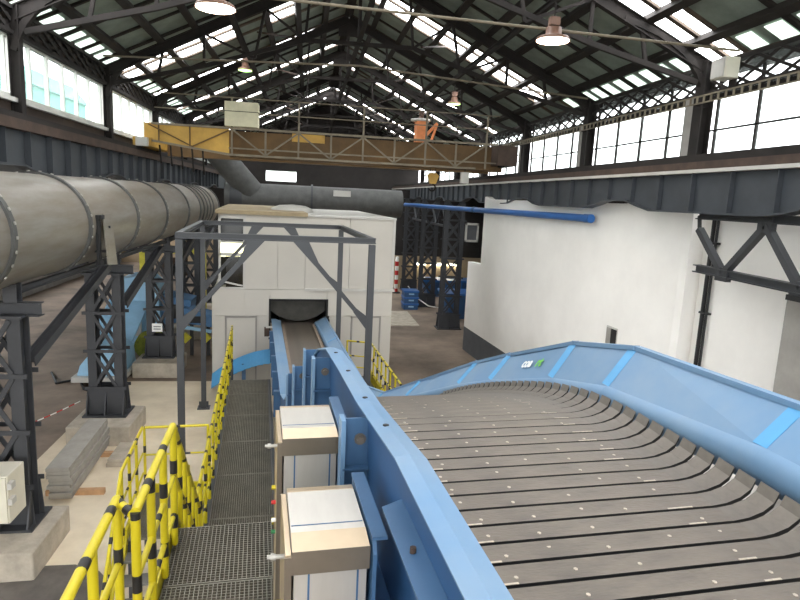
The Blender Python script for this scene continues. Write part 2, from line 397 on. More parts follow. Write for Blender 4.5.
# roof trusses
_part = part
def truss(y, lb, lite=False):
    def part(name, mb, mats, parent):          # the trusses stand slightly askew between the two walls
        if lite and name not in ('rafter', 'knee_brace', 'gusset'): return
        mb.v = [(a, b-.8*(a-XL)/(XR-XL), c) for a, b, c in mb.v]
        return _part(name, mb, mats, parent)
    t = thing('roof_truss', 'dark steel roof truss with curved knee braces, '+lb, 'roof truss', (RX, y, 9.6), group='steel roof trusses across the hall')
    for side in (-1, 1):
        xe = XL+.1 if side < 0 else XR-.1
        rz = lambda x: roofz(x)-.33
        part('rafter', MB().ibeam((RX, y, rz(RX)), (xe, y, rz(xe)), .16, .3, .025), 'old_steel', t)
        P = lambda f, dz: (RX+(xe-RX)*f, y, rz(RX+(xe-RX)*f)-dz)
        low = P(.5, 1.75)
        part('tie', MB().beam((RX+(xe-RX)*.22, y, 10.95), P(.62, 1.05), .1, .12), 'old_steel', t)
        part('tie', MB().beam(P(.62, 1.05), P(.97, .45), .1, .12), 'old_steel', t)
        for f0, f1, d1 in ((.2, .22, None), (.38, .42, 1.45), (.62, .62, 1.05), (.78, .8, .76)):
            q = (RX+(xe-RX)*.22, y, 10.95) if d1 is None else P(f1, d1)
            part('strut', MB().beam(P(f0, .1), q, .08, .08), 'old_steel', t)
        part('diagonal', MB().beam(P(.38, .1), (RX+(xe-RX)*.22, y, 10.95), .07, .07), 'old_steel', t)
        part('diagonal', MB().beam(P(.62, .1), P(.42, 1.45), .07, .07), 'old_steel', t)
        # curved knee brace from the post to the rafter
        k0, k1 = Vector((xe, y, 8.9)), Vector(P(.72, .1)); pc = Vector((xe-side*.25, y, 10.1)); pts = []
        for i in range(9):
            a = i/8; pts.append(k0*(1-a)**2+pc*2*a*(1-a)+k1*a*a)
        mb = MB()
        for i in range(8): mb.beam(pts[i], pts[i+1], .12, .14)
        part('knee_brace', mb, 'old_steel', t)
    part('tie_beam', MB().beam((RX-(RX-XL)*.22, y, 10.95), (RX+(XR-RX)*.22, y, 10.95), .1, .12), 'old_steel', t)
    part('king_post', MB().beam((RX, y, RZ-.4), (RX, y, 10.9), .1, .1), 'old_steel', t)
    part('gusset', MB().box(RX-.4, RX+.4, y-.02, y+.02, RZ-1.0, RZ-.35), 'old_steel', t)
    for s_ in (-1, 1):
        part('wind_brace', MB().beam((RX+s_*2.0, y, 11.0), (RX+s_*3.4, y+3, roofz(RX+s_*3.4)-.2), .06, .06), 'rust', t)
    return t
TL = ['in front of the two glowing lamps', 'just behind the two glowing lamps', 'just in front of the crane bridge', 'first behind the crane bridge', 'second behind the crane bridge', 'third behind the crane bridge', 'fourth behind the crane bridge', 'against the back gable']
for y, lb in zip(BAYS[3:], TL): truss(y, lb, y < 9)
# longitudinal ties under the roof
for (x, z), lb in zip(((RX, 11.05), (RX-3.6, 10.75), (RX+3.9, 10.75)), ('ridge', 'left roof slope', 'right roof slope')):
    solo('longitudinal_tie', MB().ibeam((x, 6, z), (x, Y1, z), .12, .14, .015), 'old_steel', 'long dark steel tie running along the hall under the '+lb, 'beam', (x, 29, z-.07), group='longitudinal roof ties')

# ------------------------------------------------------------------ crane runway, left and right
def runway(x, zt, zb, side, label, yb, haunch):
    t = thing('crane_runway_beam', label, 'crane beam', (x, 20, zb))
    ys = [2+i*.5 for i in range(97)]
    mb = MB()
    def bot(y):
        k = abs(((y-yb) % 6.2)/6.2-.5)*2       # 1 at supports, 0 at midspan
        return zb+haunch*max(0, min(1, (k-.55)/.3))
    for a, b in zip(ys[:-1], ys[1:]):
        mb.quadslab((x, a, bot(a)), (x, b, bot(b)), (x, b, zt), (x, a, zt), .03)
    part('web', mb, 'beam_dark', t)
    mb = MB()
    for a, b in zip(ys[:-1], ys[1:]): mb.beam((x, a, bot(a)), (x, b, bot(b)), .26, .035)
    part('bottom_flange', mb, 'beam_dark', t)
    part('top_flange', MB().box(x-.17, x+.17, 2, 50, zt, zt+.06), 'panel_trim' if side > 0 else 'rust', t)
    part('rail_bed', MB().box(x-.12, x+.16, 2, 50, zt+.06, zt+.2), 'rust', t)
    part('crane_rail', MB().box(x-.04, x+.04, 2, 50, zt+.2, zt+.34), 'old_steel', t)
    sm_ = MB().box(-.12, .12, -.015, .015, 0, 1).mesh('stiffener', 'beam_dark')
    for i in range(36):
        y = 3+i*1.03; o = link('stiffener', sm_, t, Vector((x, y, bot(y)))-OFF[t.name]); o.scale = (1, 1, zt-bot(y))
    return t
runway(-5.6, 7.15, 6.32, -1, 'dark riveted crane runway beam under the left windows behind the duct', 12.5, .18)
runway(7.0, 6.9, 6.2, 1, 'dark crane runway beam with pale top flange under the right windows', 13.0, .2)

# lattice columns
def column(name, base, h, hw, label, group, ped, plain=False):
    t = thing(name, label, 'column', base, group=group)
    x, y, z = base; zp = .5 if ped else 0
    if ped: bevel(part('pedestal', MB().box(x-.68, x+.76, y-1.0, y+.5, 0, .5), 'plinth', t, 'pale concrete block'), .03)
    prof = [(x-hw-.02, zp), (x+hw+.02, zp), (x+hw*.92, zp+.7), (x-hw*.92, zp+.7)]
    part('shoe', MB().prism(prof, y-.2, y-.17).prism(prof, y+.17, y+.2).box(x-hw-.05, x+hw+.05, y-.4, y+.4, zp, zp+.04), 'steel_dark', t)
    for xx in (x-hw+.02, x-.015, x+hw-.05):
        part('rib', MB().prism([(y-.2, zp+.04), (y-.38, zp+.04), (y-.2, zp+.6)], xx, xx+.03, 'x'), 'steel_dark', t)
    w = hw*.88; d = .17
    for sx in (-1, 1):
        part('leg', MB().ibeam((x+sx*(w-.1), y, zp+.04), (x+sx*(w-.1), y, h), .2, 2*d, .03, (0,1,0)), 'steel_dark', t)
    n = max(2, round((h-zp-.7)/.85)); st = (h-zp-.7)/n
    for i in range(n):
        za, zb = zp+.7+i*st, zp+.7+(i+1)*st
        for sy in (-1, 1):
            yy = y+sy*(d+.012)
            part('brace', MB().beam((x-w+.15, yy, za+.04), (x+w-.15, yy, zb-.04), .075, .02, (0,1,0)), 'steel_dark', t)
            part('brace', MB().beam((x+w-.15, yy-.015, za+.04), (x-w+.15, yy-.015, zb-.04), .075, .02, (0,1,0)), 'steel_dark', t)
            part('batten_plate', MB().beam((x-w-.08, yy+sy*.02, za), (x+w+.08, yy+sy*.02, za), .08, .02, (0,1,0)), 'steel_dark', t)
    part('cap_plate', MB().box(x-hw, x+hw, y-.25, y+.25, h, h+.04), 'steel_dark', t)
    return t
DX, DZ, DR = -5.0, 5.4, .93
COLY = [10.25, 15.45, 20.95, 26.3, 31.5]
CLAB = ['dark steel lattice column carrying a white electrical cabinet', 'dark lattice column behind the stack of grey planks', 'dark lattice column in front of the blue machine hull with a white notice',
        'dark lattice column beside the machine enclosure under the duct', 'farthest dark lattice column under the duct']
for y, lb in zip(COLY, CLAB):
    t = column('lattice_column', (-4.87, y, 0), 4.05, .46, lb, 'lattice columns under the duct', True)
    part('cross_beam', MB().ibeam((-6.2, y, 4.17), (-4.2, y, 4.17), .2, .22, .02), 'steel_dark', t)
    for xx in (-5.35, -4.62): part('saddle_post', MB().ibeam((xx, y, 4.27), (xx, y, 4.58), .2, .2, .02, (0,1,0)), 'steel_dark', t)
    part('raking_strut', MB().ibeam((-4.5, y+.15, 3.25), (-4.5, y+4.2, 4.36), .16, .2, .02, (1,0,0)), 'steel_dark', t)
    # tall rear stanchion that reaches the runway beam
    part('rear_stanchion', MB().ibeam((-5.75, y, 4.2), (-5.75, y, 6.45), .22, .2, .02, (0,1,0)), 'steel_dark', t)
for k, (y0, y1) in enumerate(zip(COLY[:-1], COLY[1:])):
    solo('duct_bearer', MB().ibeam((-4.62, y0+.15, 4.44), (-4.62, y1-.15, 4.44), .1, .1, .02), 'steel_dark', 'dark steel bearer under the duct '+['between the cabinet column and the plank stack column', 'between the plank stack column and the notice column', 'just beyond the notice column', 'at the farthest duct columns'][k], 'beam', (-4.62, (y0+y1)/2, 4.39), group='bearers under the duct')
RC = [(6.95, 28.3), (7.0, 34.3), (7.0, 40.5)]
RL = ['dark lattice column at the end of the white wall', 'dark lattice column beside the blue crates', 'farthest dark lattice column on the right near the back wall']
for (x, y), lb in zip(RC, RL):
    column('lattice_column', (x, y, 0), 6.2, .55, lb, 'lattice columns under the right runway', False)
# trussed bracing between the far right columns, and cabling
for (y0, y1) in ((28.3, 34.3), (34.3, 40.5)):
    t = thing('column_bracing', 'dark braced frame between far lattice columns '+('at the white wall end' if y0 < 30 else 'near the tan wall'), 'bracing', (7, (y0+y1)/2, 4.9), group='bracing between right columns')
    part('strut', MB().beam((7, y0+.4, 4.9), (7, y1-.4, 4.9), .12, .12), 'steel_dark', t); part('strut', MB().beam((7, y0+.4, 5.9), (7, y1-.4, 5.9), .12, .12), 'steel_dark', t)
    for k in range(4):
        a, b = y0+.4+(y1-y0-.8)*k/4, y0+.4+(y1-y0-.8)*(k+1)/4
        part('diagonal', MB().beam((7, a, 4.9 if k % 2 else 5.9), (7, b, 5.9 if k % 2 else 4.9), .08, .08), 'steel_dark', t)

# ------------------------------------------------------------------ the big duct
t = thing('ventilation_duct', 'large round galvanised duct with bolted flanges running along the hall', 'duct', (DX, 18, DZ-DR))
FL = [3.0, 6.1, 9.15, 12.2, 15.5, 18.6, 21.9, 24.2, 25.0, 25.8, 26.6, 27.4, 29.0]
N = 48
for a, b in zip(FL[:-1], FL[1:]):
    part('duct_section', MB().tube((DX, a, DZ), (DX, b, DZ), DR, N, cap=False), 'galvanised', t)
for y in FL:
    mb = MB().lathe((DX, y, DZ), [(DR-.01, -.06), (DR+.04, -.06), (DR+.04, -.01), (DR+.04, .01), (DR+.04, .06), (DR-.01, .06)], N, 'y', sm=False)
    f = part('flange', mb, 'flange', t)
    if y < 23:
        bm_ = MB()
        for i in range(30):
            a = 2*PI*i/30; c = Vector((DX+math.cos(a)*(DR+.05), y, DZ+math.sin(a)*(DR+.05))); d = Vector((math.cos(a), 0, math.sin(a)))
            bm_.tube(c, c+d*.015, .028, 6)
        part('bolt_ring', bm_, 'bolt', t, sub=f)['kind'] = 'stuff'
part('end_cap', MB().tube((DX, 29.0, DZ), (DX, 29.02, DZ), DR, N), 'galvanised', t)
# bracket plate on the duct
t = thing('duct_access_plate', 'grey sheet metal cover plate standing off the side of the duct', 'plate', (-4.1, 13.2, 4.6))
part('cover', MB().quadslab((-3.92, 12.7, 4.62), (-3.92, 13.3, 4.55), (-4.0, 13.25, 5.62), (-4.0, 12.75, 5.62), .02), 'galvanised', t)
part('bracket', MB().beam((-4.06, 12.62, 4.62), (-4.06, 12.62, 5.6), .14, .05, (1,0,0)).box(-4.12, -3.98, 12.58, 12.76, 5.52, 5.6).box(-4.12, -3.98, 12.58, 12.76, 4.62, 4.72), 'black', t)
for zz in (4.85, 5.35): part('stay', MB().beam((-4.3, 13.0, zz), (-3.95, 13.0, zz), .05, .05), 'steel_dark', t)
# cross duct at the back and its elbow
t = thing('cross_duct', 'large dark grey round duct crossing the hall behind the machine enclosure', 'duct', (1, 32.5, 5.2))
part('duct_section', MB().tube((-4.2, 32.3, 5.9), (.2, 32.5, 5.9), .72, 32, cap=False), 'flange', t)
part('duct_section', MB().tube((.2, 32.5, 5.9), (5.0, 32.7, 5.9), .72, 32), 'flange', t)
part('flange', MB().lathe((.2, 32.5, 5.9), [(.7, -.05), (.8, -.05), (.8, .05), (.7, .05)], 32, 'x', sm=False), 'steel_dark', t)
part('name_plate', MB().box(1.3, 2.2, 31.72, 31.74, 6.15, 6.45), 'panel_trim', t)
for x in (-2.5, 3.5): part('stand', MB().beam((x, 32.5, 0), (x, 32.5, 5.2), .2, .2), 'steel_dark', t)
part('inclined_pipe', MB().tube((-2.9, 32.2, 6.2), (-4.6, 31.2, 8.2), .62, 28), 'flange', t)
part('elbow', MB().lathe((-3.6, 32.3, 5.9), [(.74, -.3), (.8, 0), (.74, .3)], 28, 'x'), 'steel_dark', t)

# ------------------------------------------------------------------ overhead crane
CY = 22.5
t = thing('overhead_crane', 'old yellow and brown overhead travelling crane bridge spanning the hall', 'crane', (1, CY, 7.3))
part('girder', MB().box(-2.75, 7.2, CY-.2, CY+.25, 7.35, 8.25), 'crane_brown', t)
part('girder', MB().box(-5.2, 7.2, CY+1.5, CY+1.9, 7.35, 8.2), 'crane_brown', t)
part('girder_end', MB().prism([(-5.45, 7.75), (-5.45, 8.3), (-2.7, 8.25), (-2.7, 7.45), (-3.6, 7.55)], CY-.75, CY-.68), 'crane_yellow', t, 'yellow painted plate girder end')
part('web_stiffener', MB().box(-5.0, -4.96, CY-.8, CY-.75, 7.72, 8.28).box(-4.0, -3.96, CY-.8, CY-.75, 7.6, 8.26), 'crane_brown', t)
part('end_truck', MB().box(-5.75, -5.2, CY-1.0, CY+2.2, 7.52, 7.8), 'crane_yellow', t)
part('end_truck', MB().box(6.75, 7.5, CY-1.0, CY+2.2, 7.55, 8.25), 'rust', t)
for x in (-5.6, 7.0):
    for y in (CY-.7, CY+1.8): part('wheel', MB().tube((x-.1, y, 7.6), (x+.1, y, 7.6), .12 if x > 0 else .1, 14), 'old_steel', t)
part('bumper', MB().box(-5.6, -5.25, CY-1.25, CY-1.0, 7.5, 7.78), 'panel_trim', t)
# walkway lattice in front
yw = CY-.8
part('walkway_chord', MB().beam((-5.2, yw, 8.28), (6.8, yw, 8.28), .07, .07), 'crane_grey', t)
part('walkway_chord', MB().beam((-2.7, yw, 7.4), (6.0, yw, 7.4), .07, .07), 'crane_grey', t)
part('walkway_chord', MB().beam((-5.2, yw, 7.72), (-2.7, yw, 7.4), .07, .07), 'crane_grey', t)
part('walkway_rail', MB().beam((-2.7, yw-.02, 7.62), (6.8, yw-.02, 7.62), .03, .05), 'crane_grey', t)
part('walkway_floor', MB().box(-2.7, 6.7, yw, CY-.2, 7.36, 7.4), 'crane_brown', t)
for i in range(9):
    x = -2.6+i*1.12
    part('walkway_post', MB().beam((x, yw, 7.4), (x, yw, 9.3 if i % 2 == 0 else 8.28), .06, .06), 'crane_grey', t)
    if i < 8:
        a, b = (8.25, 7.43) if i % 2 == 0 else (7.43, 8.25)
        part('walkway_diagonal', MB().beam((x, yw, a), (x+1.12, yw, b), .05, .06, (0,1,0)), 'crane_grey', t)
part('handrail', MB().beam((-5.1, yw, 9.28), (6.8, yw, 9.28), .035, .035), 'crane_grey', t)
part('handrail', MB().beam((-5.1, yw, 8.8), (6.8, yw, 8.8), .03, .03), 'crane_grey', t)
part('diagonal_tie', MB().beam((-5.3, yw-.03, 8.25), (-3.9, yw-.03, 7.6), .04, .06, (0,1,0)).beam((-3.9, yw-.03, 7.6), (-2.7, yw-.03, 8.2), .04, .06, (0,1,0)), 'crane_brown', t)
part('yellow_panel', MB().box(-.6, .55, CY-.26, CY-.2, 8.0, 8.28), 'crane_yellow', t)
cab = part('cabinet', MB().box(-2.83, -1.73, CY-.9, CY-.3, 8.34, 9.15), 'cab_cream', t, 'cream metal switch cabinet'); bevel(cab)
part('cabinet_seam', MB().box(-2.84, -1.72, CY-.91, CY-.29, 8.82, 8.84), 'old_steel', t, sub=cab)
for i in range(5):
    y = CY-.6; x = -5.0+i*.35
    part('hanging_collector', MB().beam((x, y, 7.6), (x+.05, y, 7.0-.08*i), .05, .05), 'old_steel', t)
t = thing('crane_trolley', 'small orange crane trolley standing on the bridge girder', 'trolley', (4.1, CY-.1, 8.25))
part('drum_housing', MB().box(3.85, 4.2, CY-.3, CY+.2, 8.25, 9.0), 'orange', t)
part('hood', MB().lathe((4.02, CY-.05, 9.0), [(.2, 0), (.36, .02), (.36, .09), (0, .12)], 16), 'panel_trim', t)
part('arm', MB().beam((4.15, CY-.3, 8.45), (4.6, CY-.3, 8.95), .12, .1).beam((4.4, CY-.3, 8.3), (4.6, CY-.3, 8.95), .08, .08), 'orange', t)
t = thing('crane_hook', 'yellow hook block hanging below the crane bridge', 'crane hook', (4.6, CY, 6.75))
part('block', MB().prism([(4.4, 7.1), (4.5, 7.2), (4.7, 7.2), (4.82, 7.1), (4.72, 6.8), (4.5, 6.8)], CY-.1, CY+.1), 'crane_yellow', t)
part('rope', MB().tube((4.5, CY, 7.2), (4.5, CY, 7.4), .015, 6).tube((4.7, CY, 7.2), (4.7, CY, 7.4), .015, 6), 'old_steel', t)
pts = [(4.6+.12*math.cos(a), CY, 6.66+.13*math.sin(a)) for a in [PI*.5-i*PI*1.35/8 for i in range(9)]]
part('hook', MB().path(pts, .03, 6), 'old_steel', t)
t = thing('crane_pendant', 'pale control box hanging under the right end of the crane', 'control box', (4.3+1.35, CY-.7, 6.85))
part('housing', MB().box(5.5, 5.8, CY-.75, CY-.6, 6.85, 7.25), 'panel_trim', t); part('cable', MB().tube((5.65, CY-.68, 7.25), (5.65, CY-.68, 7.4), .015, 6), 'black', t)

# ------------------------------------------------------------------ lamps and conduit
def lamp(x, y, z, r, glow, label, group=None):
    t = thing('high_bay_lamp', label, 'lamp', (x, y, z), group=group)
    part('shade', MB().lathe((x, y, z), [(r, 0), (r, .03), (r*.95, .07), (r*.5, .12), (r*.45, .26), (.0, .3)], 28), 'lamp_metal', t)
    part('lens', MB().lathe((x, y, z), [(0, -.03), (r*.6, -.02), (r*.94, 0), (r*.96, .02)], 28), glow, t)
    part('hanger', MB().tube((x, y, z+.3), (x, y, z+.75), .02, 6), 'old_steel', t)
    part('gear_box', MB().box(x-.1, x+.1, y-.08, y+.08, z+.3, z+.46), 'lamp_metal', t)
    return t
lamp(-1.79, 12.45, 9.55, .37, 'lamp_glow', 'glowing round lamp hung from the conduit over the duct side')
lamp(4.9, 12.45, 9.53, .34, 'lamp_glow', 'glowing round lamp hung from the conduit toward the right windows')
solo('lamp_conduit', MB().tube((-5.9, 12.6, 9.95), (9.25, 12.6, 9.73), .03, 8), 'crane_grey', 'long pale metal conduit crossing the hall above the two glowing lamps', 'conduit', (1.7, 12.6, 9.7))
lamp(-2.4, 24.0, 10.6, .26, 'lamp_cool', 'small lamp with greenish glow near the left roof slope')
lamp(5.6, 24.0, 9.95, .26, 'lamp_cool', 'small lamp with green glow near the right roof slope')
lamp(5.4, 30.0, 9.95, .26, 'lamp_cool', 'small far lamp with green glow above the crane trolley')
solo('roof_conduit', MB().path([(XL+.3, 19.6, 9.9), (RX, 19.6, 10.2), (XR-.3, 19.6, 9.75)], .03, 8), 'crane_grey', 'thin dark conduit crossing the hall in front of the crane', 'conduit', (RX, 19.6, 9.75))
t = thing('loudspeaker', 'pale cylindrical loudspeaker on the far right wall', 'loudspeaker', (XR-.7, 26.3, 8.1))
part('horn', MB().lathe((XR-.7, 26.3, 8.1), [(0, 0), (.22, 0), (.24, .25), (.18, .5), (0, .52)], 16), 'cabinet', t); part('arm', MB().beam((XR-.55, 26.35, 8.35), (XR-.1, 26.5, 8.35), .05, .05), 'old_steel', t)

# ------------------------------------------------------------------ white wall on the right
WU = 8.46
def C3(u, v, z): return Vector(conv(u, v, z))
prof = []
def top(v):
    z = 6.33
    for c, w, a in ((22.0, .45, .1), (16.85, 1.0, .13), (11.6, 1.3, .15)):
        z += a*max(0, math.cos(max(-1, min(1, (v-c)/w))*PI/2))**1.2
    return z
vs = [10.5+i*(22.15-10.5)/70 for i in range(71)]
mb = MB()
for a, b in zip(vs[:-1], vs[1:]):
    mb.quadslab(C3(WU, b, 1.0), C3(WU, a, 1.0), C3(WU, a, top(a)), C3(WU, b, top(b)), .25)
mb.quadslab(C3(WU, 23.6, 1.0), C3(WU, 22.15, 1.0), C3(WU, 22.15, 3.8), C3(WU, 23.6, 3.75), .25)
wi = struct('wall_white', mb, 'white_wall')
struct('wall_white_end', MB().quadslab(C3(WU, 10.5, 0), C3(WU+.5, 10.55, 0), C3(WU+.5, 10.55, 6.5), C3(WU, 10.5, 6.5), .2), 'white_wall')
struct('baseboard_white', MB().quadslab(C3(WU, 23.6, 0), C3(WU, 10.5, 0), C3(WU, 10.5, 1.0), C3(WU, 23.6, 1.0), .25), 'grey_base')
struct('wall_recess', MB().box(7.98, 8.2, 2.0, 11.6, 0, 6.6), 'white_wall')
bevel(solo('wall_pier', MB().box(7.55, 8.0, 6.6, 8.38, 0, 5.05), 'grey_concrete', 'grey concrete pier standing against the recessed white wall', 'pier', (7.8, 7.5, 0)), .03)
t = thing('wall_vent', 'small dark recessed opening with pale frame in the white wall', 'vent', (WU-.02, 12.85, 3.0), 'c')
part('frame', MB().box(WU-.03, WU+.01, 12.62, 13.06, 2.86, 3.34), 'panel_trim', t); part('void', MB().box(WU-.04, WU-.025, 12.62, 12.84, 2.9, 3.3), 'opening_dark', t)
part('flap', MB().box(WU-.045, WU-.028, 12.85, 13.03, 2.9, 3.3), 'grey_concrete', t)
t = thing('blue_wall_pipe', 'long bright blue pipe running along the white wall and past its end', 'pipe', (WU-.2, 20, 5.85), 'c')
part('pipe', MB().tube((WU-.2, 14.05, 5.92), (WU-.2, 34.5, 5.86), .1, 18), 'blue_pipe', t)
part('end_socket', MB().tube((WU-.2, 14.0, 5.92), (WU-.2, 14.3, 5.92), .112, 18), 'blue_pipe', t)
part('coupling', MB().tube((WU-.2, 22.6, 5.9), (WU-.2, 22.8, 5.9), .118, 18), 'blue_deep', t)
for v in (15.5, 18.5, 21.5): part('clip', MB().box(WU-.12, WU+.02, v-.02, v+.02, 5.86, 5.94), 'blue_deep', t)
# down pipe and cables in the recess
t = thing('down_pipe', 'pair of black pipes running down the recessed white wall', 'pipe', (7.9, 10.9, 0))
for dy in (0, .12): part('pipe', MB().tube((7.915, 10.72+dy, 0), (7.915, 10.72+dy, 6.4), .04 if dy else .028, 10), 'black', t)
for zz in (3.0, 4.2, 5.6): part('clip', MB().box(7.87, 7.98, 10.66, 10.9, zz, zz+.04), 'black', t)
# zigzag bracing truss below the runway beam
t = thing('bracing_truss', 'dark zigzag steel bracing truss under the right runway beam', 'truss', (7.2, 7.5, 5.1))
part('chord', MB().ibeam((7.2, 2.5, 6.15), (7.2, 10.3, 6.15), .16, .14, .02), 'steel_dark', t)
part('chord', MB().ibeam((7.2, 2.5, 5.1), (7.2, 10.2, 5.18), .16, .14, .02), 'steel_dark', t)
nodes = [(7.2, 10.25, 5.9), (7.2, 9.45, 5.16), (7.2, 8.6, 6.05), (7.2, 7.75, 5.15), (7.2, 6.9, 6.05), (7.2, 6.05, 5.15), (7.2, 5.2, 6.05), (7.2, 4.35, 5.15), (7.2, 3.5, 6.05)]
for a, b in zip(nodes[:-1], nodes[1:]): part('diagonal', MB().beam(a, b, .1, .12, (1,0,0)), 'steel_dark', t)
for n_ in nodes[1:]: part('gusset', MB().box(7.15, 7.25, n_[1]-.15, n_[1]+.15, n_[2]-.12, n_[2]+.12), 'steel_dark', t)
t2 = part('bearing', MB().box(7.1, 7.56, 7.6, 7.9, 4.98, 5.06), 'black', t)
part('hanger', MB().beam((7.2, 10.25, 5.9), (7.2, 10.3, 6.15), .05, .05), 'steel_dark', t)

# ------------------------------------------------------------------ machine enclosure at the end of the conveyor
BV = 19.0
t = thing('machine_enclosure', 'tall pale panelled machine enclosure with a dark conveyor opening', 'enclosure', (1.4, BV+3, 0), 'c')
def panel(u0, u1, z0, z1, v=BV, d=.08): part('wall_panel', MB().box(u0+.006, u1-.006, v, v+d, z0+.006, z1-.006), 'panel', t)
us = [-1.42, -.45, .33, 2.12, 3.15, 4.2]
panel(-1.42, -.45, 2.35, 3.2); panel(-.45, .33, 2.35, 3.2); panel(.33, 2.12, 2.88, 3.2); panel(2.12, 4.26, 2.35, 3.2)
panel(-1.42, -1.03, 0, 2.35); panel(-.06, .33, 0, 2.35); panel(2.21, 2.92, 0, 2.35); panel(3.91, 4.26, 0, 2.35); panel(.33, 2.12, 0, 1.6)
for a, b in ((-.45, .55), (.55, 1.4), (1.4, 2.8), (2.8, 4.2)): panel(a, b, 3.2, 5.5)
part('core', MB().box(-1.38, .33, BV+.08, BV+8, 0, 3.18).box(2.21, 4.2, BV+.08, BV+8, 0, 3.18).box(-.44, 4.15, BV+.08, BV+8, 3.0, 5.48).box(-1.2, -.44, BV+1.2, BV+8, 3.0, 5.48), 'panel', t)
part('side_cladding', MB().box(4.2, 4.26, BV+.08, BV+8, 0, 3.2).box(4.15, 4.2, BV+.08, BV+8, 3.2, 5.5), 'panel', t)
part('belt_course', MB().box(1.4, 4.32, BV-.05, BV+.02, 3.17, 3.25), 'panel_trim', t)
part('roof_edge', MB().box(-1.3, 1.45, BV-.1, BV+8, 5.5, 5.62), 'roof_trim', t); part('roof_edge', MB().box(1.45, 4.28, BV-.06, BV+8, 5.5, 5.56), 'panel_trim', t)
part('corner_post', MB().box(4.18, 4.27, BV-.03, BV+.1, 3.25, 5.5), 'panel_trim', t)
part('roof_dome', MB().lathe((1.1, BV+2.5, 5.56), [(.75, 0), (.7, .12), (.45, .22), (0, .26)], 24), 'panel_trim', t)
for a, b in ((-1.03, -.06), (2.92, 3.91)):
    part('door_frame', MB().box(a, a+.05, BV-.03, BV+.06, 0, 2.35).box(b-.05, b, BV-.03, BV+.06, 0, 2.35).box(a, b, BV-.03, BV+.06, 2.3, 2.35), 'grey_concrete', t)
    d = part('door', MB().box(a+.05, b-.05, BV+.01, BV+.06, 0, 2.3), 'panel', t)
    part('handle', MB().box(b-.16, b-.13, BV-.03, BV+.02, 1.0, 1.14), 'steel_dark', t, sub=d)
# glazed corner cabin
for u in (-1.22, -.49): part('window_post', MB().box(u, u+.07, BV-.02, BV+.08, 3.2, 5.5), 'panel_trim', t)
part('window_post', MB().box(-1.22, -1.15, BV+1.1, BV+1.2, 3.2, 5.5), 'panel_trim', t)
part('window_rail', MB().box(-1.22, -.45, BV-.02, BV+.06, 5.36, 5.5).box(-1.22, -.45, BV-.02, BV+.06, 4.22, 4.32).box(-1.22, -.45, BV-.02, BV+.06, 3.2, 3.26), 'panel_trim', t)
part('window_rail', MB().box(-1.15, -.49, BV-.02, BV+.06, 4.62, 4.68), 'panel_trim', t)
part('lit_panel', MB().box(-1.15, -.49, BV+.02, BV+.06, 4.2, 4.62), 'cabin_glow', t, 'lit yellowish strip window')
part('pane', MB().box(-1.15, -.49, BV+.02, BV+.04, 4.68, 5.36), 'dark_glass', t)
part('pane', MB().box(-1.0, -.49, BV+.02, BV+.04, 3.26, 4.22), 'dark_glass', t)
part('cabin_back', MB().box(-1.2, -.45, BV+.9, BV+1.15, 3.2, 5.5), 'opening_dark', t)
part('inner_bar', MB().beam((-1.05, BV+.01, 3.42), (-.5, BV+.01, 3.3), .03, .05), 'panel_trim', t)
# opening with a hanging rubber curtain
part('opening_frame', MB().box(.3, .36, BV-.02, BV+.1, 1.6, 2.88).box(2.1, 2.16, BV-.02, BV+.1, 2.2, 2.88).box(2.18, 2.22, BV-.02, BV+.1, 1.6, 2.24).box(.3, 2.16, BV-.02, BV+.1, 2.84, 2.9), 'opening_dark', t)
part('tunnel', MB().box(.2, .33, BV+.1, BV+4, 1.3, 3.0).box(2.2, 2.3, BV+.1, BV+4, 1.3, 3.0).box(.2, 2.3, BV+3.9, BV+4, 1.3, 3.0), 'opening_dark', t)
pr = [(.36, 2.84)]+[(.36+1.74*i/12, 2.72-.6*math.sin(PI*(.08+.84*i/12))**.6) for i in range(13)]+[(2.1, 2.84)]
part('curtain', MB().prism(pr, BV+.35, BV+.38), 'rubber', t)

# ------------------------------------------------------------------ steel portal over the conveyor
t = thing('portal_frame', 'grey steel portal frame straddling the conveyor before the enclosure', 'steel frame', (.4, 14.8, 0), 'c')
PU0, PU1, PV0, PV1, PZ = -1.52, 2.28, 12.3, 17.26, 5.3
for u in (PU0, PU1):
    for v in (PV0, PV1):
        p = part('post', MB().ibeam((u, v, 0), (u, v, PZ-.08), .13, .13, .02, (0,1,0)), 'portal_steel', t)
        part('base_plate', MB().box(u-.17, u+.17, v-.17, v+.17, 0, .03).box(u-.13, u+.13, v-.02, v+.02, 0, .2), 'portal_steel', t, sub=p)
for v in (PV0, PV1): part('cross_beam', MB().ibeam((PU0-.07, v, PZ), (PU1+.07, v, PZ), .12, .12, .02), 'portal_steel', t)
for u in (PU0, PU1): part('side_beam', MB().ibeam((u, PV0, PZ), (u, PV1, PZ), .12, .12, .02), 'portal_steel', t)
for v in (PV0, PV1):
    for s_, u in ((1, PU0), (-1, PU1)):
        a, b = Vector((u+s_*.06, v, PZ-1.75)), Vector((u+s_*1.5, v, PZ-.1)); d = (b-a).normalized()
        k = part('knee_brace', MB().beam(a, b, .09, .09), 'portal_steel', t)
        part('gusset', MB().prism([(b.x-s_*.4, b.z-.38), (b.x-s_*.33, b.z-.45), (b.x+s_*.12, b.z+.04), (b.x-s_*.2, b.z+.04)], v-.06, v-.045), 'portal_steel', t, sub=k)
        part('gusset', MB().prism([(a.x, a.z-.14), (a.x+s_*.3, a.z+.26), (a.x+s_*.24, a.z+.34), (a.x, a.z+.16)], v-.06, v-.045), 'portal_steel', t, sub=k)

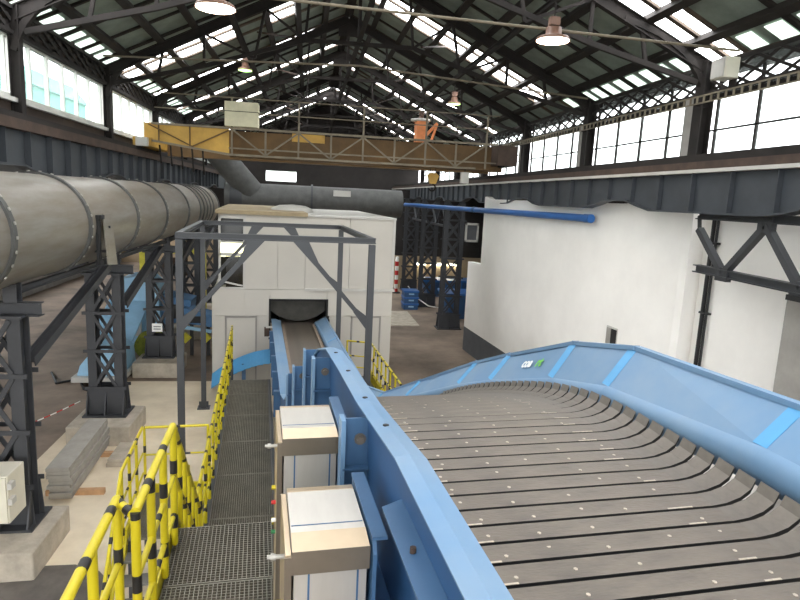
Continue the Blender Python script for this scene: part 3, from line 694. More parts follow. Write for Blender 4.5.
# ------------------------------------------------------------------ apron conveyor
t = thing('apron_conveyor', 'long steel apron conveyor with blue side guards rising from the enclosure', 'conveyor', (1.3, 9, 0), 'c')
CON = t
KP = [(-1.2, 4.93), (2.9, 4.93), (3.5, 4.88), (4.2, 4.72), (5.4, 4.32), (6.2, 4.0), (10.0, 2.36), (10.7, 2.13), (11.4, 2.05), (12.2, 2.03), (20.6, 2.03)]
for _ in range(3):
    q = [KP[0]]
    for (a, b), (c, d) in zip(KP[:-1], KP[1:]): q += [(a*.75+c*.25, b*.75+d*.25), (a*.25+c*.75, b*.25+d*.75)]
    KP = q+[KP[-1]]
def bz(v):
    for (a, b), (c, d) in zip(KP[:-1], KP[1:]):
        if a <= v <= c: return b+(d-b)*(v-a)/max(1e-6, c-a)
    return KP[-1][1]
def bang(v): return math.atan2(bz(v+.05)-bz(v-.05), .1)
def lerp(tab, v):
    if v <= tab[0][0]: return tab[0][1]
    for (a, b), (c, d) in zip(tab[:-1], tab[1:]):
        if v <= c: return b+(d-b)*(v-a)/(c-a)
    return tab[-1][1]
# slats, one object each: pan with upturned ends
U0, U1 = .68, 2.03
def slat_mesh(pitch):
    gap, th = .027, .022
    prof = [(U0-.03, .09), (U0-.03, .06), (U0, .02), (U0+.06, 0), (U1-.07, 0), (U1+.0, .008), (U1+.07, .03), (U1+.12, .065), (U1+.14, .11)]
    low = [(u, z-th) for u, z in prof]
    poly = prof+low[::-1]; mb = MB(); n = len(poly); k = len(prof)
    a0, a1 = -pitch/2+gap/2, pitch/2-gap/2
    vs = [(u, a0, z) for u, z in poly]+[(u, a1, z+.006) for u, z in poly]
    for i in range(k-1):
        j0, j1 = i, i+1; l0, l1 = n-1-i, n-2-i
        mi = 1 if (i in (3,) or i >= 4 and False) else (1 if i > 4 else 0)
        mb.add([vs[j0], vs[j1], vs[n+j1], vs[n+j0]], [(0,1,2,3)], 0 if i == 3 else 1)
        mb.add([vs[l0], vs[l1], vs[n+l1], vs[n+l0]], [(3,2,1,0)], 0)
        mb.add([vs[j0], vs[l0], vs[l1], vs[j1]], [(0,1,2,3)], 2)
        mb.add([vs[n+j0], vs[n+j1], vs[n+l1], vs[n+l0]], [(0,1,2,3)], 2)
    return mb.mesh('slat', ['slat', 'slat_end', 'black'])
PITCHS = .127
sm_ = slat_mesh(PITCHS)
def bolts():
    mb = MB()
    mb.tube((0, 0, -.002), (0, 0, .004), .0085, 6)
    return mb.mesh('rivet', 'slat_worn')
bmz = bolts()
worn = MB().box(-.07, .07, -PITCHS/2+.012, -PITCHS/2+.021, .0005, .003).mesh('wear_edge', 'slat_worn')
nriv = 0
v = .35; vis = 0
while v < 20.4:
    a = bang(v)
    o = link('slat', sm_, CON, Vector((0, v, bz(v)))-OFF[CON.name], (a, 0, 0))
    if v < 5:
        if v < 4.2:
            for u in (.86, 1.09, 1.33, 1.57, 1.8):
              if random.random() < .8: link('rivet', bmz, o, (u+random.uniform(-.03, .03), random.uniform(-.025, .015), 0))
        if random.random() < .8:
            w_ = link('wear_edge', worn, o, (.79+random.uniform(-.02, .02), 0, 0)); w_.scale = (random.uniform(.5, 1.2), 1, 1)
        if random.random() < .6:
            w_ = link('wear_edge', worn, o, (1.82+random.uniform(-.04, .02), 0, 0)); w_.scale = (random.uniform(.3, .9), 1, 1)
    v += PITCHS*math.cos(a)
part('return_bed', MB().box(U0, U1, .3, 3.2, 4.62, 4.7), 'black', CON)
mb = MB()
vv = [3.0+.5*i for i in range(36)]
for a, b in zip(vv[:-1], vv[1:]):
    mb.quadslab((U0, a, bz(a)-.1), (U1, a, bz(a)-.1), (U1, b, bz(b)-.1), (U0, b, bz(b)-.1), .06)
part('belt_bed', mb, 'black', CON)
# right hand guard, faceted panels
GV = [-.6, .9, 2.15, 3.43, 4.2, 5.4, 6.3, 8.2, 10.2, 11.6, 13.5, 16.0, 18.9]
gtop = [(-.6, 5.31), (2.15, 5.335), (3.43, 5.29), (4.2, 5.135), (5.4, 4.72), (6.3, 4.39), (10.2, 2.72), (11.6, 2.4), (19, 2.34)]
gout = [(-.6, 2.46), (6.3, 2.46), (11.6, 2.13), (19, 2.06)]
ginn = [(-.6, 2.25), (4.2, 2.27), (6.3, 2.24), (11.6, 1.9), (19, 1.78)]
giz = [(-.6, 5.12), (2.15, 5.15), (3.43, 5.03), (4.2, 4.85), (5.4, 4.46), (6.3, 4.13), (10.2, 2.5), (11.6, 2.24), (19, 2.2)]
def ginz(v): return lerp(giz, v)
def glip(v): return lerp(ginn, v)
for k, (a, b) in enumerate(zip(GV[:-1], GV[1:])):
    g = .008
    ia, ib = Vector((glip(a), a+g, ginz(a))), Vector((glip(b), b-g, ginz(b)))
    oa, ob = Vector((lerp(gout, a), a+g, lerp(gtop, a))), Vector((lerp(gout, b), b-g, lerp(gtop, b)))
    gp = part('guard_panel', MB().quadslab(ia, oa, ob, ib, .012), 'blue_guard', CON)
    # outer face and top fold
    fo = .1 if k < 7 else .03
    part('guard_fold', MB().beam(oa, ob, .05, .03).quadslab(oa+Vector((.02, 0, 0)), oa+Vector((fo, 0, -.45)), ob+Vector((fo, 0, -.45)), ob+Vector((.02, 0, 0)), .01), 'blue_guard', CON, sub=gp)
    if k > 0: part('seam', MB().quadslab(ia+Vector((0, -.02, .004)), oa+Vector((0, -.02, .004)), oa+Vector((0, .06, .004)), ia+Vector((0, .06, .004)), .006), 'blue_bright', CON, sub=gp)
    # rolled inner lip following the belt
    n = max(2, int((b-a)/.2)); mb = MB()
    sec = [(.012, .004), (-.006, .002), (-.024, -.008), (-.04, -.026), (-.05, -.05), (-.054, -.08), (-.05, -.1), (-.03, -.17), (.05, -.19)]
    vs_ = [Vector((glip(v_)+du, v_, ginz(v_)+dz_)) for v_ in (a+(b-a)*i/n for i in range(n+1)) for du, dz_ in sec]
    q = len(sec)
    mb.add(vs_, [(i*q+j, i*q+j+1, (i+1)*q+j+1, (i+1)*q+j) for i in range(n) for j in range(q-1)], 0, True)
    part('rolled_lip', mb, 'blue_guard', CON, sub=gp)
# emblem on the crest panel
def text(txt, size, M4, matn, parent, name='emblem', shear=.25, bold=.004):
    cu_ = bpy.data.curves.new(name, 'FONT'); cu_.body = txt; cu_.size = size; cu_.shear = shear; cu_.offset = bold; cu_.extrude = .001; cu_.align_x = 'LEFT'
    to = bpy.data.objects.new('tmp', cu_); COL.objects.link(to)
    dg = bpy.context.evaluated_depsgraph_get(); me = bpy.data.meshes.new_from_object(to.evaluated_get(dg))
    bpy.data.objects.remove(to); bpy.data.curves.remove(cu_)
    me.materials.clear(); me.materials.append(MATS[matn]); me.transform(M4)
    o = link(name, me, parent); return o
crest = [o for o in CON.children if o.name.startswith('guard_panel')][4]
ia, oa = Vector((glip(4.2), 4.2, ginz(4.2))), Vector((lerp(gout, 4.2), 4.2, lerp(gtop, 4.2)))
ib = Vector((glip(5.4), 5.4, ginz(5.4)))
# text runs toward the camera side (decreasing v) and stands up the panel
yv = (oa-ia).normalized(); xv = (ia-ib).normalized(); nv = xv.cross(yv).normalized(); yv = nv.cross(xv).normalized()
def place(sv, sy):
    p = ib+(ia-ib)*sv+(oa-ia)*sy+nv*.006-OFF[CON.name]
    return Matrix(((xv.x, yv.x, nv.x, p.x), (xv.y, yv.y, nv.y, p.y), (xv.z, yv.z, nv.z, p.z), (0,0,0,1)))
text('coa', .13, place(.42, .38), 'white_paint', crest)
text('rt', .13, place(.64, .38), 'logo_green', crest)
# left hand skirt: flat ledge with lip
ltop = [(.3, 5.12), (2.3, 5.13), (3.3, 5.02), (4.2, 4.965), (5.0, 4.9), (5.7, 4.72), (6.3, 4.45), (10.0, 2.72), (11.4, 2.34), (19, 2.28)]
lout = [(.3, .555), (5.5, .56), (10, .42), (19, .38)]
linn = [(.3, .70), (5.5, .70), (10, .68), (19, .66)]
LV = [.3, 2.3, 3.3, 4.2, 5.0, 5.7, 6.3, 8.0, 10.0, 11.4, 13.5, 16.0, 18.9]
for k, (a, b) in enumerate(zip(LV[:-1], LV[1:])):
    oa, ob = Vector((lerp(lout, a), a, lerp(ltop, a))), Vector((lerp(lout, b), b, lerp(ltop, b)))
    drop = -.05 if k > 7 else -.015
    ia, ib = Vector((lerp(linn, a), a, lerp(ltop, a)+drop)), Vector((lerp(linn, b), b, lerp(ltop, b)+drop))
    ma, mb_ = oa.lerp(ia, .45)+Vector((0, 0, .02)), ob.lerp(ib, .45)+Vector((0, 0, .02))
    s = part('skirt_ledge', MB().quadslab(oa, ma, mb_, ob, .012).quadslab(ma, ia, ib, mb_, .012), 'blue_guard', CON)
    part('skirt_plate', MB().quadslab(ia, ia+Vector((0, 0, -.24)), ib+Vector((0, 0, -.24)), ib, .012).quadslab(oa+Vector((.03, 0, -.01)), ob+Vector((.03, 0, -.01)), ob+Vector((.06, 0, -.95)), oa+Vector((.06, 0, -.95)), .015), 'blue_deep', CON, sub=s)
hm = MB().lathe((0, 0, 0), [(0, .004), (.016, .004), (.016, 0)], 12).mesh('bolt_hole', 'black')
for v in (2.75, 3.35, 4.05, 4.75):
    u = lerp(lout, v)*.6+lerp(linn, v)*.4; link('bolt_hole', hm, CON, Vector((u, v, lerp(ltop, v)+.012))-OFF[CON.name])
# ribs outside the left skirt
for v, zt, u0 in ((3.1, 5.0, .45), (4.93, 4.84, .45), (6.05, 4.62, .46), (6.9, 4.2, .40), (7.6, 3.9, .36)):
    rb = part('rib', MB().box(u0, .63, v, v+.015, zt-1.15, zt), 'blue_frame', CON)
    part('rib_flange', MB().box(u0-.012, u0+.012, v-.05, v+.06, zt-1.15, zt+.005), 'blue_guard', CON, sub=rb)
    for dz in (.27, .62): part('rib_shelf', MB().box(u0, .63, v-.05, v+.01, zt-dz-.012, zt-dz), 'blue_frame', CON, sub=rb)
    part('bolt', MB().tube((u0+.1, v-.03, zt-.12), (u0+.1, v, zt-.12), .022, 8).tube((u0+.1, v-.006, zt-.12), (u0+.1, v, zt-.12), .034, 10), 'slat_end', CON, sub=rb)
part('lower_ledge', MB().quadslab((.50, .8, 4.945), (.60, .8, 4.955), (.60, 2.28, 4.955), (.50, 2.24, 4.945), .015), 'blue_frame', CON)
part('bolt', MB().tube((.545, 1.9, 4.94), (.545, 1.9, 4.97), .012, 8), 'rust', CON)
# main frame: side girders and trestle legs
for u in (.58, 2.05):
    mb = MB()
    for a, b in zip(LV[:-1], LV[1:]):
        a_, b_ = max(a, .8), b
        mb.ibeam((u, a_, bz(a_)-.72), (u, b_, bz(b_)-.72), .16, .3, .02)
    part('side_girder', mb, 'blue_deep', CON)
for v in (1.5, 4.0, 7.0, 10.0, 13.0, 16.5):
    for u in (.58, 2.05):
        if bz(v)-.87 > .3: part('leg', MB().ibeam((u, v, 0), (u, v, bz(v)-.87), .16, .16, .015, (0,1,0)), 'blue_deep', CON)
    part('cross_member', MB().beam((.58, v, bz(v)-.75), (2.05, v, bz(v)-.75), .1, .14), 'blue_deep', CON)
for u in (.74, 1.7):
    mb = MB()
    for a, b in ((11.4, 13.5), (13.5, 16.0), (16.0, 18.9)): mb.box(u-.04, u+.04, a, b, 2.07, 2.1)
    part('side_seal', mb, 'seal', CON)
# low pipework along the walkway side of the far run
for k in range(5):
    v = 11.8+k*1.35
    part('idler_bracket', MB().box(.3, .44, v, v+.12, 1.72, 2.26), 'blue_frame', CON)

# ------------------------------------------------------------------ stainless cabinets beside the conveyor
def cabinet(v0, zt, label):
    t = thing('stainless_cabinet', label, 'cabinet', (.29, v0+.25, 3.1), 'c')
    a, b, d = .14, .445, .5
    part('body', MB().box(a+.004, b-.004, v0+.004, v0+d, 3.1, zt-.09), 'stainless', t)
    lid = part('lid', MB().prism([(v0-.012, zt-.1), (v0+d+.01, zt-.1), (v0+d+.01, zt-.0), (v0+d-.05, zt+.012), (v0+.1, zt+.012), (v0-.012, zt-.005)], a-.004, b+.004, 'x'), 'stainless', t)
    part('lid_band', MB().quadslab((a-.004, v0-.014, zt-.004), (b+.004, v0-.014, zt-.004), (b+.004, v0+.1, zt+.0135), (a-.004, v0+.1, zt+.0135), .004), 'stainless_warm', t, sub=lid)
    part('lid_band', MB().quadslab((a-.004, v0+d-.05, zt+.0135), (b+.004, v0+d-.05, zt+.0135), (b+.004, v0+d+.01, zt+.002), (a-.004, v0+d+.01, zt+.002), .004), 'stainless_warm', t, sub=lid)
    part('front_band', MB().box(a-.006, b+.006, v0-.016, v0-.01, zt-.105, zt-.004), 'stainless_dark', t, sub=lid)
    part('lid_seam', MB().box(a, b, v0+.15, v0+.156, zt+.01, zt+.0135), 'blue_frame', t, sub=lid)
    fp = part('front_panel', MB().box(a+.004, b-.004, v0-.006, v0+.004, 3.12, zt-.105), 'stainless', t)
    for u in (a+.06, b-.045): part('seam_strip', MB().box(u, u+.008, v0-.009, v0-.005, 3.12, zt-.105), 'blue_frame', t, sub=fp)
    dr = part('door', MB().box(a-.03, a-.008, v0-.01, v0+d, 3.1, zt-.02), 'stainless_warm', t)
    part('door_rim', MB().box(a-.034, a-.006, v0-.02, v0-.01, 3.1, zt-.025).box(a-.034, a-.006, v0+d, v0+d+.01, 3.1, zt-.025), 'stainless_dark', t, sub=dr)
    part('latch', MB().tube((a-.1, v0+.1, zt-.09), (a-.03, v0+.1, zt-.09), .01, 8).tube((a-.085, v0+.1, zt-.09), (a-.065, v0+.1, zt-.09), .016, 8), 'bolt', t, sub=dr)
    part('backing_plate', MB().prism([(v0-.04, zt-.03), (v0-.01, zt+.03), (v0+.56, zt+.03), (v0+.56, 3.4), (v0-.04, 3.4)], b+.015, b+.03, 'x').box(b+.012, b+.075, v0-.02, v0+.57, zt+.02, zt+.035), 'blue_frame', t, 'blue painted mounting plate')
    for k, (dz, cm) in enumerate(((.3, 'red'), (.42, 'white_paint'), (.5, 'green'), (.2, 'yellow'))):
        part('push_button', MB().tube((a-.055, v0+.3, zt-dz-.25), (a-.03, v0+.3, zt-dz-.25), .013, 10), cm, t, sub=dr)
    return t
cabinet(2.22, 4.8, 'stainless steel cabinet beside the conveyor near the platform grating edge')
cabinet(3.26, 4.84, 'stainless steel cabinet beside the bolted blue rib of the conveyor')

# ------------------------------------------------------------------ walkway gratings
def grating(u0, u1, v0, v1, z, parent, px=.034, pv=.034, h=.03):
    mb = MB(); n = int((u1-u0)/px)
    for i in range(n+1):
        u = u0+(u1-u0)*i/n; mb.box(u-.003, u+.003, v0, v1, z-h, z)
    k = int((v1-v0)/pv)
    for i in range(k+1):
        v = v0+(v1-v0)*i/k; mb.box(u0, u1, v-.003, v+.003, z-.022, z-.001)
    mb.box(u0-.004, u0+.006, v0, v1, z-h, z+.001).box(u1-.006, u1+.004, v0, v1, z-h, z+.001).box(u0, u1, v0-.004, v0+.01, z-h, z+.001).box(u0, u1, v1-.01, v1+.004, z-h, z+.001)
    return part('grating_panel', mb, 'grating', parent)
t = thing('upper_platform', 'grey steel grating platform with yellow kickboard beside the cabinets', 'platform', (-.25, 4, 0), 'c')
for v0, v1 in ((1.4, 2.9), (2.9, 4.55), (4.55, 5.42)): grating(-.72, .46 if v0 < 4.5 else .13, v0+.01, v1-.01, 3.1, t)
part('kickboard', MB().box(-.77, -.735, 1.4, 5.42, 3.0, 3.22), 'yellow', t)
part('edge_plate', MB().prism([(5.0, 3.1), (5.42, 3.1), (5.42, 3.3), (5.2, 3.42)], -.775, -.735, 'x'), 'yellow', t)
for u, ve in ((-.7, 5.42), (.1, 5.42), (.42, 4.55)): part('bearer', MB().ibeam((u, 1.4, 2.98), (u, ve, 2.98), .1, .16, .012), 'steel_dark', t)
for v in (1.6, 5.3):
    for u in (-.7, .1): part('leg', MB().beam((u, v, 0), (u, v, 2.9), .1, .1), 'steel_dark', t)
t = thing('walkway_stairs', 'steep yellow sided stairs dropping from the platform to the lower walkway', 'stairs', (-.3, 6.4, 0), 'c')
for u in (-.66, .16): part('stringer', MB().quadslab((u, 5.42, 2.9), (u, 7.45, .98), (u, 7.45, 1.2), (u, 5.42, 3.14), .03), 'yellow', t)
for i in range(9): grating(-.63, .12, 5.44+i*.215, 5.66+i*.215, 3.1-.195*(i+1), t)
t = thing('lower_walkway', 'long grey grating walkway running beside the conveyor to the enclosure', 'walkway', (-.25, 12, 0), 'c')
pv = [7.45, 9.0, 10.5, 12.0, 13.5, 15.0, 16.2]
for a, b in zip(pv[:-1], pv[1:]): grating(-.72, .26, a+.01, b-.01, 1.15, t)
for u in (-.76, .28): part('bearer', MB().ibeam((u, 7.45, 1.05), (u, 16.2, 1.05), .08, .2, .012), 'portal_steel', t)
part('rail_bearer', MB().ibeam((-.77, 16.2, 1.08), (-.77, 18.06, 1.08), .06, .12, .012), 'portal_steel', t)
part('leg', MB().beam((-.77, 17.95, 0), (-.77, 17.95, 1.04), .07, .07), 'steel_dark', t)
for v in (7.6, 10.5, 13.5, 16.1):
    part('cross_bearer', MB().box(-.76, .28, v-.04, v+.04, .96, 1.1), 'steel_dark', t)
    for u in (-.74, .24): part('leg', MB().beam((u, v, 0), (u, v, .98), .09, .09), 'steel_dark', t)
t = thing('stair_landing', 'small grating landing with yellow edging beside the lower walkway', 'landing', (-1.3, 9.3, 0), 'c')
grating(-1.82, -.8, 8.62, 10.0, 1.15, t)
part('kickboard', MB().box(-1.87, -1.83, 8.62, 10.04, 1.05, 1.3).box(-1.87, -.8, 10.0, 10.04, 1.05, 1.3), 'yellow', t)
for u in (-1.8, -.85):
    for v in (8.7, 9.95): part('leg', MB().beam((u, v, 0), (u, v, 1.12), .08, .08), 'steel_dark', t)
t = thing('ground_stairs', 'short yellow sided stairs with grey treads leading from the landing to the floor', 'stairs', (-1.4, 8.0, 0), 'c')
for u in (-1.86, -1.0): part('stringer', MB().quadslab((u, 8.62, .9), (u, 7.25, -.0), (u, 7.05, .0), (u, 8.62, 1.2), .03), 'yellow', t)
for i in range(5): part('tread', MB().box(-1.84, -1.02, 8.62-.26*(i+1), 8.62-.26*i-.02, 1.15-.19*(i+1)-.035, 1.15-.19*(i+1)), 'tread', t)

# ------------------------------------------------------------------ yellow and black railings
def striped(mb, p, q, r, phase=0., period=.55, band=.09, n=10):
    p, q = Vector(p), Vector(q); L = (q-p).length; d = (q-p)/L; s = 0.; 
    marks = []
    k = -phase
    while k < L:
        a, b = max(0, k), min(L, k+band)
        if b > a: marks.append((a, b))
        k += period
    s = 0
    for a, b in marks:
        if a > s: mb.tube(p+d*s, p+d*a, r, n, mi=0)
        mb.tube(p+d*a, p+d*b, r*1.03, n, mi=1); s = b
    if s < L: mb.tube(p+d*s, q, r, n, mi=0)
    mb.lathe(tuple(q), [(0, r), (r*.7, r*.7), (r, 0), (r*.7, -r*.7), (0, -r)], n, mi=0)
    return mb
YB = ['yellow', 'tape_black']
def railing(label, pts, post_d=.9, h=1.1, r=.026, mids=(.45, .8), first_post=True, group='yellow and black safety railings'):
    """pts: top rail polyline in conveyor coordinates; posts drop h below it."""
    pts = [Vector(p) for p in pts]; c = sum(pts, Vector())/len(pts)
    t = thing('safety_railing', label, 'railing', (c.x, c.y, min(p.z for p in pts)-h), 'c', group)
    for i, (a, b) in enumerate(zip(pts[:-1], pts[1:])):
        part('top_rail', striped(MB(), a, b, r, random.uniform(0, .3)), YB, t)
        for m_ in mids: part('mid_rail', striped(MB(), a-Vector((0, 0, m_)), b-Vector((0, 0, m_)), r*.75, random.uniform(0, .3), .7), YB, t)
        L = (b-a).length; n = max(1, round(L/post_d))
        for k in range(n+1):
            if k == 0 and (i > 0 or not first_post): continue
            p = a+(b-a)*k/n
            part('post', striped(MB(), p, p-Vector((0, 0, h-r)), r, random.uniform(0, .25), .5, .12), YB, t)
    return t
railing('yellow and black railing along the platform edge with the largest tubes', [(-.91, 2.2, 4.2), (-.885, 3.9, 4.2)], .55, 1.1, .03)
railing('yellow and black railing section from the platform kickboard to the stair head', [(-.74, 3.72, 4.2), (-.70, 5.1, 4.22)], .5, 1.1, .03)
solo('rail_link', striped(MB(), (-.885, 3.9, 4.19), (-.74, 3.72, 4.17), .03, 0, .12, .07), YB, 'short black banded tube joining two platform railing sections', 'rail', (-.81, 3.8, 4.14), 'c')
railing('yellow and black railing sloping down the stairs below the platform', [(-.70, 5.1, 4.22), (-.715, 7.3, 2.3)], .5, 1.1, .028, first_post=False)
railing('long yellow and black railing along the lower walkway toward the enclosure', [(-.77, 7.4, 2.25), (-.77, 18.0, 2.25)], .75, 1.12, .024)
railing('yellow and black railing closing the back of the stair landing', [(-1.82, 10.02, 2.3), (-.82, 10.02, 2.3)], .5, 1.15, .022, (.48,))
railing('yellow and black railing on the floor side of the landing and ground stairs', [(-1.85, 10.02, 2.3), (-1.86, 8.5, 2.25), (-1.86, 7.3, 1.15)], .5, 1.12, .024, first_post=False)
railing('yellow and black railing beside the ground stairs on the conveyor side', [(-.98, 8.6, 2.25), (-.98, 7.3, 1.2)], .45, 1.12, .024)
t = thing('side_platform', 'low steel platform with yellow edge on the far side of the conveyor', 'platform', (2.9, 15.3, 0), 'c')
grating(2.5, 3.28, 13.3, 17.6, .75, t)
part('kickboard', MB().box(3.28, 3.31, 13.3, 17.6, .65, 1.0), 'yellow', t)
for v in (13.5, 15.5, 17.4):
    for u in (2.55, 3.22): part('leg', MB().beam((u, v, 0), (u, v, .72), .08, .08), 'steel_dark', t)
railing('yellow and black railing on the low platform across the conveyor', [(3.3, 13.35, 1.85), (3.3, 17.4, 1.85), (2.6, 17.5, 1.9)], .55, 1.1, .026)

# ------------------------------------------------------------------ blue chute across the end of the walkway
t = thing('discharge_chute', 'curved bright blue sheet metal chute hanging off the conveyor side', 'chute', (-.4, 18.4, 0), 'c')
rows = []
for i in range(11):
    a = i/10; rows.append((.52-1.9*a, 1.4-.12*a-.66*a**2.2))
mb = MB()
for (ua, za), (ub, zb) in zip(rows[:-1], rows[1:]):
    mb.quadslab((ua, 18.16, za-.36), (ub, 18.16, zb-.34), (ub, 18.55, zb), (ua, 18.55, za), .015)
part('tray', mb, 'blue_bright', t)
mb = MB()
for (ua, za), (ub, zb) in zip(rows[:-1], rows[1:]):
    mb.quadslab((ua, 18.55, za), (ub, 18.55, zb), (ub, 18.75, zb-.06), (ua, 18.75, za-.06), .015)
part('back_fold', mb, 'blue_guard', t)
part('support', MB().box(-.5, -.38, 18.3, 18.4, 0, 1.0), 'blue_frame', t)
part('foot', MB().box(-.58, -.3, 18.2, 18.5, 0, .4), 'black', t)
t = thing('position_sensor', 'small brown sensor on a bracket at the conveyor side before the opening', 'sensor', (.25, 18.2, 1.5), 'c')
part('housing', MB().box(.16, .3, 18.1, 18.3, 1.9, 2.15), 'rust', t); part('bracket', MB().box(.2, .4, 18.15, 18.2, 2.15, 2.2).box(.28, .42, 18.15, 18.2, 1.86, 1.9), 'panel_trim', t)

# ------------------------------------------------------------------ things on the floor, left
def slab(i, u, label):
    pass
ax = math.atan2(-5.0+4.6, 15.0-11.7)
NS = 9
for i in range(NS):
    z0 = .12+i*.073; dx = random.uniform(-.02, .02); dy = random.uniform(-.03, .03)
    c = Vector((-4.69+dx, 13.0+dy, z0))
    o = link('grey_plank', MB().box(-.21, .21, -1.32, 1.32, 0, .068).mesh('grey_plank', 'plank'), None, c, (0, 0, .042+random.uniform(-.004, .004)))
    lab = 'topmost long grey plank of the stack on the floor' if i == NS-1 else ('lowest long grey plank of the stack resting on wooden bearers' if i == 0 else 'long grey plank of the stack, %s above the lowest' % ['', 'first', 'second', 'third', 'fourth', 'fifth', 'sixth', 'seventh'][i])
    tag(o, lab, 'plank', 'grey planks stacked by the lattice column'); bevel(o, .006)
for k, (y, dx) in enumerate(((12.1, .0), (13.9, .0))):
    o = solo('wooden_bearer', MB().box(-5.05, -3.95, y-.06, y+.06, 0, .12), 'wood', ['pale wooden bearer under the end of the plank stack beside the landing stairs', 'wooden bearer under the plank stack close to the column pedestal'][k], 'timber', (-4.6, y, 0)); bevel(o, .008)
for i in range(2):
    o = solo('concrete_slab', MB().box(-4.3+.03*i, -3.92, 13.3, 14.25, i*.1, i*.1+.1), 'plinth', ['lower pale slab lying on the floor beside the plank stack', 'upper pale slab lying on the floor beside the plank stack'][i], 'slab', (-4.1, 13.8, i*.1), group='slabs beside the planks'); bevel(o, .01)
t = thing('electrical_cabinet', 'off white electrical cabinet fixed to the lattice column', 'electrical cabinet', (-4.4, 9.8, .8))
bevel(part('housing', MB().box(-5.35, -4.42, 9.3, 9.85, .98, 1.76), 'cabinet', t), .015)
part('door', MB().box(-5.33, -4.44, 9.27, 9.3, 1.0, 1.74), 'cabinet', t)
for zz in (1.3, 1.55): part('hinge', MB().box(-4.42, -4.36, 9.27, 9.41, zz, zz+.1), 'panel_trim', t)
part('warning_triangle', MB().prism([(-4.95, 1.4), (-4.8, 1.4), (-4.875, 1.53)], 9.264, 9.27), 'yellow', t)
o = solo('floor_tarpaulin', MB().lathe((-3.9, 8.6, .02), [(0, .02), (.5, .03), (1.0, .005), (1.15, -.015)], 14), 'floor_dark', 'crumpled dark tarpaulin lying flat on the floor below the cabinet', 'tarpaulin', (-3.9, 8.6, .005))
t = thing('barrier_tape', 'thin red and white barrier tape stretched low across the floor between columns', 'barrier tape', (-6.4, 15.8, 0))
mb = MB(); p0, p1 = Vector((-5.6, 15.6, .75)), Vector((-7.9, 12.0, .75)); n = 26
for i in range(n):
    a, b = p0.lerp(p1, i/n), p0.lerp(p1, (i+1)/n); sag = lambda t_: -1.2*t_*(1-t_)
    a.z += sag(i/n)*.6; b.z += sag((i+1)/n)*.6; mb.beam(a, b, .006, .028, mi=i % 2)
part('tape', mb, ['white_paint', 'red'], t)
part('stake', MB().tube((-7.9, 12.0, 0), (-7.9, 12.0, .8), .02, 8), 'steel_dark', t)
solo('loose_cable', MB().path([(-8.2, 20.5, .03), (-7.6, 19.3, .04), (-7.1, 19.8, .03), (-6.6, 18.7, .05), (-6.0, 18.3, .03), (-5.7, 18.9, .04)], .035, 6), 'black', 'black hose lying on the floor around the blue machine', 'hose', (-7, 19.3, 0))

# blue mobile machine behind the columns
t = thing('blue_machine', 'light blue mobile sorting machine with inclined hull behind the columns', 'machine', (-6.5, 21.5, 0))
part('hull', MB().prism([(-7.6, .4), (-5.6, .4), (-5.2, 1.2), (-5.35, 2.55), (-5.8, 3.0), (-6.6, 2.9), (-7.2, 1.7), (-7.7, 1.0)], 22.6, 24.2), 'machine_blue', t)
part('nose', MB().prism([(-7.0, .25), (-5.7, .25), (-5.75, .9), (-6.3, 1.35), (-6.9, .6)], 19.3, 21.0), 'machine_blue', t)
part('nose_skid', MB().box(-7.1, -5.6, 19.1, 21.2, .12, .28), 'panel_trim', t)
part('hood', MB().quadslab((-7.0, 21.0, 1.0), (-5.8, 21.0, 1.0), (-5.6, 22.6, 2.1), (-7.0, 22.6, 2.1), .06), 'machine_blue', t)
part('stripe', MB().box(-6.3, -5.5, 22.57, 22.6, 1.85, 2.0), 'red', t)
part('hopper', MB().prism([(-5.3, 1.2), (-4.3, 1.3), (-4.2, 2.1), (-5.2, 2.3)], 22.8, 24.0), 'machine_mid', t)
part('sign', MB().box(-5.05, -4.5, 22.76, 22.8, 1.42, 1.95), 'black', t)
pl = part('discharge_arm', MB().prism([(-4.4, 1.35), (-3.4, 1.19), (-3.4, 1.62), (-4.4, 1.9)], 22.4, 23.3), 'machine_mid', t)
part('arm_opening', MB().box(-4.2, -3.6, 22.36, 22.4, 1.35, 1.6), 'black', t, sub=pl)
part('arm_rail', MB().beam((-4.4, 22.35, 1.2), (-3.4, 22.35, 1.05), .08, .12), 'machine_blue', t)
for x in (-4.3, -3.6): part('wheel_guard', MB().lathe((x, 22.2, .82), [(0, 0), (.2, .0), (.2, .15), (0, .2)], 4, 'y', sm=False), 'machine_yellow', t)
for x in (-4.2, -3.6): part('support_leg', MB().beam((x, 22.9, 0), (x, 22.9, 1.3), .12, .12), 'steel_dark', t)
part('moss_roller', MB().lathe((-5.35, 21.6, .75), [(0, -.4), (.45, -.4), (.5, 0), (.45, .4), (0, .4)], 18, 'y'), 'moss', t)
part('roller_stand', MB().box(-5.5, -5.2, 21.4, 21.8, 0, .4), 'steel_dark', t)
for x in (-7.3, -5.7):
    for y in (22.8, 24.0): part('foot', MB().box(x-.1, x+.1, y-.1, y+.1, 0, .42), 'steel_dark', t)
part('hull_panel', MB().box(-6.5, -5.9, 22.55, 22.59, .8, 1.5), 'panel_trim', t)
t = thing('notice_plate', 'small white notice hung on the lattice column before the blue machine', 'notice', (-4.9, 20.55, 1.45))
part('plate', MB().box(-5.05, -4.72, 20.58, 20.6, 1.42, 1.7), 'white_paint', t)
for k in range(2): part('text_line', MB().box(-5.0, -4.77, 20.575, 20.58, 1.5+.08*k, 1.53+.08*k), 'grey_base', t)
t = thing('yellow_frame', 'yellow steel frame standing behind the blue machine', 'steel frame', (-5.4, 27.5, 0))
for x in (-7.2, -4.6): part('post', MB().beam((x, 28, 0), (x, 28, 3.4), .22, .22), 'machine_yellow', t)
